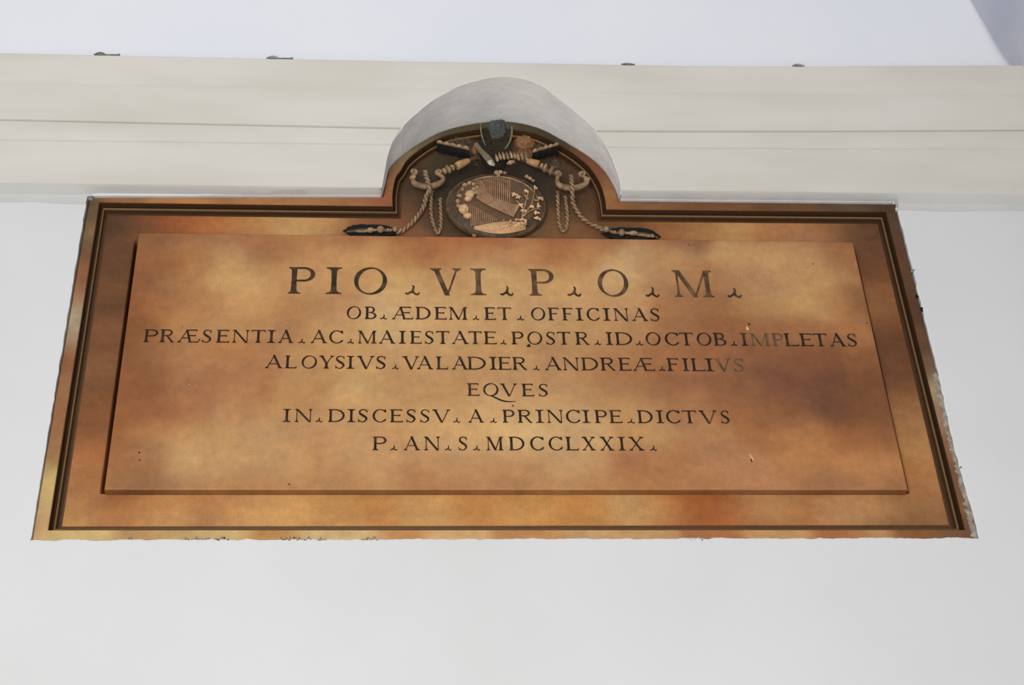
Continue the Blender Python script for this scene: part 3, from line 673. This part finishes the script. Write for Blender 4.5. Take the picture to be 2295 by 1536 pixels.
# ------------------------------------------------------------------ CARVED CREST
def tube(mb, pts, rad, n=12, sub=6, squash=1.0):
    P = catmull(pts, sub); Rr = np.interp(np.linspace(0, 1, len(P)), np.linspace(0, 1, len(rad)), rad)
    up = np.array([0, -1.0, 0]); rows = []
    for i, p in enumerate(P):
        d = P[min(i + 1, len(P) - 1)] - P[max(i - 1, 0)]; d = d / (np.linalg.norm(d) + 1e-9)
        s = np.cross(d, up); s = s / (np.linalg.norm(s) + 1e-9); u = np.cross(s, d)
        rows.append([tuple(p + Rr[i] * (s * math.cos(2 * math.pi * k / n) + squash * u * math.sin(2 * math.pi * k / n))) for k in range(n)])
    mb.grid(rows, closed=True, caps=True)
def rope(mb, pts, r, pitch, n=14):
    P = resample3(catmull(pts, 10), 0.0012)
    up = np.array([0, -1.0, 0]); rows = []; s_ = 0
    for i, p in enumerate(P):
        d = P[min(i + 1, len(P) - 1)] - P[max(i - 1, 0)]; d = d / (np.linalg.norm(d) + 1e-9)
        s = np.cross(d, up); s = s / (np.linalg.norm(s) + 1e-9); u = np.cross(s, d)
        if i: s_ += np.linalg.norm(p - P[i - 1])
        rr = []
        for k in range(n):
            a = 2 * math.pi * k / n
            q = r * (0.52 + 0.56 * abs(math.cos(a - math.pi * s_ / pitch)) ** 0.8)
            rr.append(tuple(p + q * (s * math.cos(a) + u * math.sin(a))))
        rows.append(rr)
    mb.grid(rows, closed=True, caps=True)
def resample3(P, step):
    P = np.array(P); L = np.r_[0, np.cumsum(np.linalg.norm(np.diff(P, axis=0), axis=1))]
    s = np.linspace(0, L[-1], max(3, int(L[-1] / step)))
    return np.c_[np.interp(s, L, P[:, 0]), np.interp(s, L, P[:, 1]), np.interp(s, L, P[:, 2])]
def blob(mb, c, r, nu=16, nv=12, rough=0.0, seed=0, ax=None):
    """ellipsoid, radii r along x, out, z (or along the given axes)"""
    c = np.array(c, float); rows = []
    A = np.eye(3) if ax is None else ax
    for i in range(nv + 1):
        t = math.pi * i / nv; rr = []
        for k in range(nu):
            a = 2 * math.pi * k / nu
            d = np.array([math.sin(t) * math.cos(a), math.sin(t) * math.sin(a), math.cos(t)])
            q = 1 + rough * float(fbm(np.array([d[0] * 2 + d[2] * 3.3 + seed]), np.array([d[1] * 2.1 + d[2] * 1.7]), seed, 3)[0])
            rr.append(tuple(c + A @ (d * np.array(r) * q)))
        rows.append(rr)
    mb.grid(rows, closed=True)
def axis_of(a, b):
    d = np.array(b) - np.array(a); d = d / np.linalg.norm(d)
    s = np.cross(d, [0, -1.0, 0]); s = s / np.linalg.norm(s); u = np.cross(s, d)
    return np.stack([d, u, s], 1)

# shield: an oval cartouche swelling out of the field
SC = np.array(XZ(1112, 457, 0.0)); SRX, SRZ = 0.118, 0.098
DOME = 0.034
def dome(x, z):
    q = ((x - SC[0]) / SRX) ** 2 + ((z - SC[1]) / SRZ) ** 2
    return FO + 0.008 + DOME * math.sqrt(max(0.0, 1 - q * 0.92))
GL = .0022
def on_dome(px, py, lift=0.0):
    o = 0.01
    for _ in range(6):
        p = W(px, py, o); o = dome(p[0], p[2]) + lift + GL
    p = W(px, py, o)
    return np.array([p[0], -o, p[2]])
mb = MB(); rows = []
for i in range(25):
    r = i / 24; rr = []
    for k in range(72):
        a = 2 * math.pi * k / 72
        x, z = SC[0] + SRX * r * math.cos(a), SC[1] + SRZ * r * math.sin(a)
        rr.append((x, -dome(x, z), z))
    rows.append(rr)
rows.append([(SC[0] + SRX * 1.01 * math.cos(2 * math.pi * k / 72), 0.03, SC[1] + SRZ * 1.01 * math.sin(2 * math.pi * k / 72)) for k in range(72)])
mb.grid(rows, closed=True)
shield = part(mb, 'shield', M_CARVE_D, label='oval carved shield bulging from the arch')
def dome_ring(mb, r0, r1, lift, n=20, edge=.003):
    rows = []
    for i in range(n + 1):
        r = r0 + (r1 - r0) * i / n; rr = []
        for k in range(96):
            a = 2 * math.pi * k / 96
            x, z = SC[0] + .002 + SRX * r * math.cos(a), SC[1] - .002 + SRZ * r * math.sin(a)
            rr.append((x, -(dome(x, z) + (lift if 0 < i < n or r0 == 0 and i == 0 else -.001)), z))
        rows.append(rr)
    mb.grid(rows, closed=True)
mb = MB(); dome_ring(mb, 0.0, 0.83, .0022)
part(mb, 'inner_ground', M_SHIELD_B, shield, 'lighter ground inside the shield')
mb = MB(); tp = []
for k in range(61):
    a = math.radians(-20 + 190 * k / 60)
    x, z = SC[0] + .002 + SRX * .84 * math.cos(a), SC[1] - .002 + SRZ * .84 * math.sin(a)
    tp.append(np.array([x, -(dome(x, z) + .0015), z]))
tube(mb, tp, [.0010, .0022, .0024, .0022, .0010], 8, 2)
part(mb, 'fillet', M_CARVE, shield)
mb = MB(); rows = []
for k in range(96):
    a = 2 * math.pi * k / 96; rr = []
    for q in range(10):
        b = 2 * math.pi * q / 10
        rad = 1.0 + 0.045 * math.cos(b)
        rr.append((SC[0] + SRX * rad * math.cos(a), -(FO + 0.010 + 0.009 * math.sin(b)), SC[1] + SRZ * (1 + (rad - 1) * 1.15) * math.sin(a)))
    rows.append(rr)
rows.append(rows[0]); mb.grid(rows, closed=True)
part(mb, 'shield_rim', M_CARVE_D, shield)
# two puffing wind heads
for (a, b, r, k) in [((1053, 436), (1049, 446), .011, 1), ((1040, 469), (1048, 484), .0125, 2)]:
    mb = MB()
    c = on_dome(a[0], a[1], .004); c2 = on_dome(b[0], b[1], .003)
    blob(mb, c, (r, r * .8, r * 1.1), 18, 12, .2, k)
    blob(mb, c2, (r * .85, r * .7, r * .6), 16, 10, .2, k + 5)
    part(mb, 'wind_head', M_CARVE_L, shield, 'pale carved head blowing wind, upper one' if k == 1 else 'pale carved head blowing wind, lower one')
mb = MB()                                           # curls of hair over the heads
for p in [(1036, 425), (1042, 415), (1052, 411), (1062, 413), (1070, 420), (1030, 440), (1066, 432), (1072, 443), (1026, 452), (1028, 462), (1062, 424)]:
    q = on_dome(p[0], p[1], .002); blob(mb, q, (.006, .005, .006), 10, 8, .3, int(p[0]))
part(mb, 'hair_curl', M_CARVE, shield)
# breath: fluted cone to the lower right, vertical flutes above and below
mb = MB()
for k in range(6):
    t = k / 5; lp = lambda a, b: (a[0] + (b[0] - a[0]) * t, a[1] + (b[1] - a[1]) * t)
    pts = [lp((1060, 404), (1063, 430)), lp((1080, 411), (1070, 434)), lp((1095, 437), (1077, 448)), lp((1128, 453), (1112, 467)), lp((1164, 463), (1152, 485))]
    tube(mb, [on_dome(*p, l) for p, l in zip(pts, (.0004, .002, .003, .004, .005))], [.0016, .0026, .0030, .0030, .0032], 10, 7)
part(mb, 'wind_blast', M_SHIELD, shield, 'fluted cone of breath')
mb = MB()
for k in range(14):
    x = 1054 + k * 4.4
    y0 = 458 + k * 2.4; y1 = 507 - k * .9
    tube(mb, [on_dome(x, y0, .0005), on_dome(x + 1, (y0 + y1) / 2, .0016), on_dome(x + 2, y1, .001)], [.0012, .0016, .0014], 8, 4)
for k in range(15):
    x = 1078 + k * 4.6
    y0 = 404 - 5 * math.sin(k / 14 * math.pi); y1 = 432 + k * 2.2
    tube(mb, [on_dome(x, y0, .0003), on_dome(x, (y0 + y1) / 2, .0016), on_dome(x, y1, .0006)], [.0014, .0020, .0014], 8, 4)
part(mb, 'fluting', M_SHIELD, shield)
# the lily
mb = MB()
for pts in [[(1168, 500), (1172, 478), (1178, 455), (1184, 432)], [(1176, 478), (1190, 460), (1196, 440), (1199, 424)], [(1172, 485), (1186, 474), (1202, 468), (1212, 470)], [(1184, 448), (1178, 440), (1170, 432)], [(1196, 448), (1204, 450), (1212, 446)], [(1174, 470), (1166, 460), (1158, 450)]]:
    tube(mb, [on_dome(p[0], p[1], .003) for p in pts], [.0028, .0023, .0016], 8, 5)
part(mb, 'lily_stem', M_CARVE, shield)
mb = MB(); rg = random.Random(3)
for i, p in enumerate([(1152, 438), (1160, 442), (1182, 428), (1199, 421), (1213, 447), (1203, 478), (1174, 471), (1190, 462), (1166, 462), (1207, 462), (1205, 490)]):
    q = on_dome(p[0], p[1], .003)
    mb = MB()
    for w_ in range(4):
        an = rg.uniform(0, 6.28); d = np.array([math.cos(an), -.25, math.sin(an)]); d /= np.linalg.norm(d)
        L_ = rg.uniform(.006, .0105)
        tube(mb, [q, q + d * L_ * .5 + np.array([0, -.0015, 0]), q + d * L_ + np.array([0, .001, 0])], [.0016, .0029, .0010], 8, 3)
    part(mb, 'lily_flower', M_CARVE_L, shield, 'pale carved lily blossom')
# mound with small flowers at its foot
mb = MB(); rows = []
for i in range(11):
    t = i / 10; rr = []
    for k in range(33):
        u = k / 32
        px = 1063 + (1178 - 1063) * u
        top = 507 - 14 * math.sin(min(1, u * 1.4) * math.pi / 2) * (1 if u < .75 else 1) + 5 * u
        bot = 524 - 10 * (2 * u - 1) ** 2
        py = top + (bot - top) * t
        rr.append(tuple(on_dome(px, py, .0008 + .007 * math.sin(math.pi * t) ** .7 * math.sin(math.pi * u) ** .4)))
    rows.append(rr)
mb.grid(rows)
part(mb, 'mound', M_CARVE_L, shield, 'pale earth mound at the foot of the shield')
mb = MB()
for i in range(60):
    q = on_dome(1126 + 56 * rg.random(), 491 + 20 * rg.random(), .006 + .003 * rg.random())
    r_ = rg.uniform(.0012, .0034); blob(mb, q, (r_ * rg.uniform(.7, 1.5), r_, r_ * rg.uniform(.6, 1.1)), 8, 6, .6, i)
part(mb, 'flower_cluster', M_CARVE_L, shield)
for grp in [[((1112, 387), .006), ((1122, 386), .006), ((1131, 388), .005), ((1117, 392), .005)], [((1180, 396), .005), ((1188, 400), .005), ((1195, 405), .004)], [((1062, 528), .005)]]:
    mb = MB()                                       # small leaves on the rim
    for p, r in grp:
        q = W(p[0], p[1], .004); blob(mb, (q[0], -.004, q[2]), (r, r * .8, r), 10, 8, .3, int(p[0]))
    part(mb, 'leaf', M_CARVE, shield)

# crossed keys behind the shield
def P(px, py, out): q = W(px, py, out); return np.array([q[0], -out, q[2]])
def key(pts, barrel, collars, bow_c, bow_r, bit, mir):
    mb = MB(); tube(mb, [P(*p) for p in pts], [.0058] * 5, 14, 6)
    k = part(mb, 'key', M_CARVE_D, label='carved key crossing behind the shield, %s' % ('its ring at the left' if mir < 0 else 'its ring at the right'))
    mb = MB(); a, b = P(*barrel[0]), P(*barrel[1])
    tube(mb, [a, (a * .75 + b * .25), (a + b) / 2, (a * .2 + b * .8), b], [.0066, .0082, .0092, .0104, .0092], 16, 4)
    part(mb, 'barrel', M_BARREL, k, 'pale swelling of the key shaft')
    for (x, y, o, rr) in collars:
        mb = MB(); A = axis_of(a, b)
        blob(mb, P(x, y, o), (.0052, rr, rr), 14, 10, 0, 0, A)
        part(mb, 'collar', M_CARVE, k)
    # bow: an open lobed ring
    mb = MB(); c = P(*bow_c); pts2 = []; rad = []
    for i in range(41):
        t = math.radians(128 + (i / 40) * 284)
        pts2.append(c + np.array([bow_r[0] * math.cos(t) * (1 + .08 * math.cos(3 * t)), -.004 * math.sin(t), bow_r[1] * math.sin(t)]))
        rad.append(.0052 + .0030 * max(0, -math.sin(t)))
    tube(mb, pts2, rad, 12, 2)
    for sgn in (-1, 1):
        e = pts2[0] if sgn < 0 else pts2[-1]
        tube(mb, [e, e + np.array([-sgn * -.006, -.002, .006]), e + np.array([-sgn * -.012, -.004, .002]), e + np.array([-sgn * -.010, -.005, -.006])], [.0052, .0048, .0042, .003], 10, 4)
    q = pts2[20]
    blob(mb, pts2[6 if mir < 0 else 34], (.008, .007, .007), 12, 8, .2, 3)
    part(mb, 'bow', M_CARVE, k)
    # bit: a scalloped ledge standing far out, black underneath with shade and soot painted in
    mb = MB(); a, b = P(*bit[0]), P(*bit[1]); n = 48; up = np.array([0, 0, 1.0]); fr = []; un = []
    for i in range(n + 1):
        t = i / n; c = a + (b - a) * t
        sc = abs(math.sin(t * math.pi * 5)) ** .6
        y = np.array([0, -1.0, 0]) * .0035 * sc
        hi = c + up * (.0045 + .0035 * sc)
        fr.append([tuple(c + np.array([0, .022, -.001])), tuple(c + y), tuple(c + y * 1.4 + up * .003), tuple(hi + y), tuple(hi + np.array([0, .024, .003]))])
        wv = .0030 * abs(math.sin(t * math.pi * 4 + .6))
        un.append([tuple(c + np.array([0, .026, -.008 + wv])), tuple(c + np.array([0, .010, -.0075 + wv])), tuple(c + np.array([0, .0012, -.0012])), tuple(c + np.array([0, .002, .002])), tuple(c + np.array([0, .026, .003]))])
    mb.grid(fr); mb.add(fr[0], [(0, 1, 2, 3, 4)]); mb.add(fr[-1], [(0, 1, 2, 3, 4)])
    part(mb, 'bit', M_CARVE, k, 'scalloped bit of the key')
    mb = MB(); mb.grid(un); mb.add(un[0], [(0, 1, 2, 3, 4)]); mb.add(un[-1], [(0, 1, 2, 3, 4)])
    part(mb, 'bit_shade', M_SOOT_SHADE, k, 'black hollow under the bit, shade and soot in its colour')
    mb = MB()
    for i in range(3):
        c = a + (b - a) * ((.42 + i * .2) if mir > 0 else (.25 + i * .2)) + up * .010
        blob(mb, c + np.array([0, .010, 0]), (.0030, .005, .0075), 10, 8, .35, i)
    tube(mb, [a + (b - a) * .15 + up * .009 + np.array([0, .014, 0]), (a + b) / 2 + up * .009 + np.array([0, .014, 0]), a + (b - a) * .9 + up * .009 + np.array([0, .014, 0])], [.004, .005, .004], 10, 4)
    part(mb, 'ward', M_CARVE, k)
    return k
key([(985, 388, .004), (1005, 379, .006), (1030, 370, .006), (1050, 361, .005), (1068, 354, .0)],
    [(1050, 360, .009), (1023, 373, .010)], [(1004, 380, .008, .0115), (996, 384, .007, .0085), (1014, 376, .008, .0085)],
    (957, 401, .004), (.037, .021), [(1194, 342, .014), (1252, 325, .014)], -1)
key([(1248, 392, .004), (1228, 383, .006), (1205, 373, .006), (1182, 363, .005), (1162, 358, .0)],
    [(1182, 361, .009), (1208, 369, .009)], [(1222, 377, .008, .0125), (1236, 383, .008, .0125), (1214, 373, .008, .0085)],
    (1280, 405, .004), (.037, .021), [(979, 320, .014), (1052, 336, .014)], 1)

# cords with tassels, and the plain looped cords beside the shield
def beads(mb, lst):
    for i, (x, y, o, rx, rz) in enumerate(lst):
        blob(mb, P(x, y, o), (rx, rz * .85, rz), 14, 10, .15, i)
def cord(pts, r, lab, tassel=None):
    mb = MB(); rope(mb, [P(*p) for p in pts], r, .0135)
    c = part(mb, 'cord', M_CARVE, label=lab)
    if tassel:
        mb = MB(); beads(mb, tassel[0])
        tube(mb, [P(t[0], t[1] + 1, t[2] - .004) for t in tassel[0]], [.0035] * 4, 8, 4)
        tl = part(mb, 'tassel', M_CARVE, c)
        tube(mb2 := MB(), [P(*p) for p in tassel[1]], tassel[2], 12, 5, .8)
        part(mb2, 'tassel_fringe', M_CARVE_D, c)
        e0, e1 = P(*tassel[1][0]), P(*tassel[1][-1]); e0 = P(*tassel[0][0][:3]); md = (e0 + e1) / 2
        mb = MB(); blob(mb, (md[0], 0.0165, md[2] + .005), (abs(e1[0] - e0[0]) * .54, .008, .0205), 30, 14, .25, 4)  # black blob put behind the tassel as its deep shade
        part(mb, 'tassel_shade', M_SOOT_SHADE, c, 'black backing around the tassel, deep shade in its colour')
    return c
cord([(952, 384, .010), (955, 396, .014), (961, 415, .016), (962, 428, .012), (955, 442, -.004), (949, 462, -.012), (937, 483, -.013), (920, 502, -.013), (902, 516, -.013), (888, 520, -.010)], .0058,
     'twisted stone cord hanging from the left key ring', ([(886, 513, .000, .0070, .0080), (869, 516, -.006, .004, .005), (853, 514, .002, .0088, .0092), (830, 516, .000, .0085, .0070), (806, 519, -.006, .012, .0035)], [(846, 516, -.008), (820, 516, -.006), (800, 517, -.008), (778, 520, -.014)], [.003, .0045, .0045, .003]))
cord([(1280, 394, .010), (1281, 412, .015), (1283, 432, .010), (1284, 452, -.006), (1291, 470, -.012), (1303, 487, -.013), (1320, 500, -.013), (1345, 512, -.012), (1356, 518, -.010)], .0054,
     'twisted stone cord hanging from the right key ring', ([(1359, 514, .000, .0065, .0085), (1378, 521, -.006, .004, .005), (1393, 521, .001, .0080, .0095), (1419, 523, -.001, .0105, .0065), (1440, 527, -.005, .010, .0035), (1462, 529, -.002, .0055, .0055)], [(1405, 522, -.008), (1430, 524, -.006), (1450, 526, -.008), (1474, 533, -.014)], [.003, .0045, .0045, .003]))
cord([(968, 428, -.012), (966, 445, -.015), (966, 470, -.016), (968, 492, -.016), (974, 512, -.015), (981, 522, -.015), (987, 512, -.016), (988, 490, -.017), (987, 466, -.018), (986, 446, -.019)], .0046,
     'looped stone cord left of the shield')
cord([(1250, 430, -.014), (1250, 452, -.016), (1251, 478, -.017), (1253, 500, -.017), (1257, 514, -.017), (1264, 519, -.018), (1270, 508, -.018), (1271, 485, -.017), (1269, 460, -.016), (1267, 442, -.017)], .0046,
     'looped stone cord right of the shield')

# rough relief: a carved or broken patch, modelled as a height field over an oval on the slab
def relief(mb, cx, cy, rx, ry, hfun, nu=90, nv=34, base=FO - .004):
    rows = []
    for i in range(nv + 1):
        r = i / nv; rr = []
        for k in range(nu):
            a = 2 * math.pi * k / nu
            px, py = cx + rx * r * math.cos(a), cy + ry * r * math.sin(a)
            x, z = XZ(px, py, 0.0)
            rr.append((x, -(base + hfun(px, py, x, z, r, a)), z))
        rows.append(rr)
    mb.grid(rows, closed=True)
def n1(x, z, f, s, o=4): return float(fbm(np.array([x * f]), np.array([z * f]), s, o)[0])
# broken place where the crest's headpiece stood: a rough hollow with raised edges
mb = MB()
def h_hollow(px, py, x, z, r, a):
    narrow = 1.0
    return (.012 + .022 * r ** 4 + .009 * n1(x, z, 55, 51) + .006 * n1(x, z, 170, 52)) * (1 if r < .94 else (1 - r) / .06) + (0 if r < .94 else -.004)
relief(mb, 1110, 322, 37, 52, h_hollow)
stump = part(mb, 'broken_headpiece', M_BREAK, label='dark rough break where the carved headpiece is missing')
mb = MB()
def h_top(px, py, x, z, r, a):
    e = max(0.0, 1 - r ** 3)
    return .008 + e * (.026 + .012 * n1(x, z, 60, 57) + .008 * n1(x, z, 190, 58)) - (.012 if r > .99 else 0)
relief(mb, 1117, 283, 36, 19, h_top)
part(mb, 'broken_edge', M_GREY, stump, 'grey broken top edge')
for nm, pts, rad in [('lappet', [(1067, 322, .006), (1076, 336, .012), (1090, 351, .018), (1099, 362, .021), (1108, 370, .018)], [.0055, .0070, .0085, .0092, .0040]), ('hollow_edge', [(1077, 276, .012), (1078, 292, .010), (1081, 308, .009), (1088, 326, .008)], [.0016, .0020, .0020, .0012]), ('hollow_edge', [(1147, 284, .012), (1147, 300, .010), (1142, 318, .009), (1132, 334, .008)], [.0020, .0024, .0024, .0014])]:
    mb = MB(); tube(mb, [P(*p) for p in pts], rad, 12, 7, .55)
    part(mb, nm, M_LAPPET, stump, 'grey-green band of the broken headpiece' if nm == 'lappet' else 'thin rim of the break')
mb = MB()
tube(mb, [P(1097, 361, .0245), P(1101, 366, .0245), P(1108, 370, .020)], [.0070, .0076, .0040], 10, 4, .5)
part(mb, 'lappet_tip', M_CRUMB2, stump, 'pale tip of the left band')
# foliage and ribbon folds on either side
def h_leaf(seed, hgt):
    def f(px, py, x, z, r, a):
        e = max(0.0, 1 - r ** 2.2)
        rd = 1 - abs(n1(x + .4 * z, z, 46, seed, 3)) * 2.2
        return .002 + e * hgt * (.45 + .55 * max(0, rd)) + .003 * n1(x, z, 150, seed + 3) * e
    return f
for (cx, cy, rx, ry, sd, hg, mt) in [(1176, 306, 26, 15, 61, .022, M_BARREL2), (1216, 322, 26, 18, 62, .014, M_CARVE_D), (1178, 332, 30, 13, 68, .016, M_CARVE_M), (1030, 308, 40, 20, 63, .012, M_CARVE_D), (1066, 322, 9, 12, 64, .018, M_BARREL2), (1066, 345, 16, 14, 67, .020, M_CARVE_D), (1246, 352, 16, 14, 69, .014, M_CARVE_D)]:
    mb = MB(); relief(mb, cx, cy, rx, ry, h_leaf(sd, hg), 70, 26)
    part(mb, 'foliage', mt, stump)
mb = MB()                                            # bunched ribbon folds under the break
for i in range(9):
    x = 1112 + i * 8.2 + rg.uniform(-1, 1); y = 352 - 5 * math.sin(i / 8 * math.pi) + rg.uniform(-2, 2)
    tube(mb, [P(x - 2, y - 6, .004), P(x, y, .014), P(x + 2, y + 7, .012), P(x + 3, y + 10, .004)], [.0020, .0038, .0040, .0018], 10, 4)
tube(mb, [P(1136, 368, .012), P(1143, 365, .016), P(1152, 362, .014)], [.003, .0062, .004], 10, 4)
part(mb, 'ribbon_fold', M_CARVE, stump)
# mortar and plaster left along the edges of the slab
mb = MB()
for i in range(130):
    t = i / 129
    z = 3.19 + .42 * t
    x = X1 - .006 + jag(t * 9, 71, .006)
    blob(mb, (x, .0002, z), (.0065 + jag(t * 17, 72, .005), .0014, .0045), 8, 6, .5, i)
part(mb, 'mortar_smear', M_MORTAR, label='grey mortar smeared along the right edge')
mb = MB()
for i in range(26):
    t = random.random()
    p = P(1985 + 30 * t + random.uniform(-6, 6), 446 + 26 * t * t + random.uniform(-4, 4), .004)
    blob(mb, p, (random.uniform(.001, .0045), .002, random.uniform(.001, .003)), 8, 6, .6, i)
tube(mb, [P(2008, 446, .006), P(2011, 452, .009), P(2010, 459, .006)], [.001, .0016, .001], 8, 4)
part(mb, 'plaster_flake', M_CRUMB, label='flaking white plaster at the upper right corner')
for (a, b) in [(632, 704), (715, 735), (810, 850), (415, 470), (485, 515), (1545, 1580), (290, 300)]:
    mb = MB()
    for i in range(int((b - a) / 5)):
        p = P(a + 5 * i + random.uniform(-2, 2), 1207.5 + random.uniform(-3, 4), .0018)
        blob(mb, p, (random.uniform(.0015, .004), .0016, random.uniform(.001, .0026)), 8, 6, .6, i + a)
    part(mb, 'dark_mortar_bit', M_MORTAR2 if a in (632, 485) else M_MORTAR, label='dark mortar bits on the lower edge')

for (x, y, r_, nm, mt, lb) in [(2047, 607, .0045, 'dirt_tuft', M_MORTAR2, 'dark dirt tuft on the right edge'), (2055, 664, .0034, 'edge_notch', M_HOLE, 'dark notch in the right edge'), (2066, 694, .0032, 'edge_notch', M_HOLE, 'dark notch in the right edge'), (2154, 1048, .0030, 'edge_notch', M_HOLE, 'dark notch in the right edge'), (203, 446, .0060, 'dirt_tuft', M_MORTAR2, 'dark dirt at the upper left corner'), (192, 455, .0036, 'dirt_tuft', M_MORTAR2, 'dark dirt at the upper left corner')]:
    mb = MB()
    for i in range(5):
        blob(mb, P(x + (i - 2) * r_ * 180 + rg.uniform(-1, 1), y + rg.uniform(-3, 3), .001), (r_ * rg.uniform(.5, 1), .0022, r_ * rg.uniform(.5, 1.1)), 9, 7, .6, i + int(x))
    part(mb, nm, mt, label=lb)
# ------------------------------------------------------------------ clips on top of the cornice
def clip(px, py, wpx, lab, tail, ring_mat, hgt):
    o = 0.1635
    c = W(px, py, o); base_z = T_TOP(c[0]) + .0002
    root = bpy.data.objects.new('cable_clip', None); root.location = (c[0], -o, base_z); COL.objects.link(root)
    root['label'] = lab; root['category'] = 'clip'; root['group'] = 'small clips along the cornice top'
    s = wpx / 940.0
    mb = MB(); pts = []
    for i in range(13):
        t = math.pi * i / 12
        pts.append(np.array([-s / 2 * math.cos(t), 0, hgt * math.sin(t)]))
    tube(mb, pts, [.0032, .0028, .0024, .0028, .0030], 10, 2)
    b = mb.build('hoop', ring_mat, root)
    mb = MB()
    rows = []
    mb.grid([[(-s / 2 - .004, -.004, 0), (s / 2 + .004, -.004, 0)], [(-s / 2 - .004, -.004, .0022), (s / 2 + .004, -.004, .0022)], [(-s / 2 - .004, .006, .0022), (s / 2 + .004, .006, .0022)], [(-s / 2 - .004, .006, 0), (s / 2 + .004, .006, 0)]])
    mb.build('foot', M_CLIP, root)
    if tail:
        mb = MB(); tube(mb, [(s / 2, 0, .002), (s / 2 + .012, 0, .003), (s / 2 + .026, 0, .0026), (s / 2 + .036, 0, .004)], [.0022, .0018, .0022, .003], 8, 5)
        mb.build('wire_tail', M_CLIPD, root)
clip(225, 120, 20, 'dark bent clip with a long wire tail on cornice top, far left', True, M_CLIPD, .0085)
clip(612, 129, 22, 'pale arched clip with short tail on cornice top, left of the arched niche', True, M_CLIP, .0085)
clip(1408, 147, 24, 'flat dark clip on cornice top, just right of the arched niche', False, M_CLIPD, .0050)
clip(1789, 147, 22, 'faint grey clip on cornice top, above the right half of the plaque', False, M_CLIP, .0075)
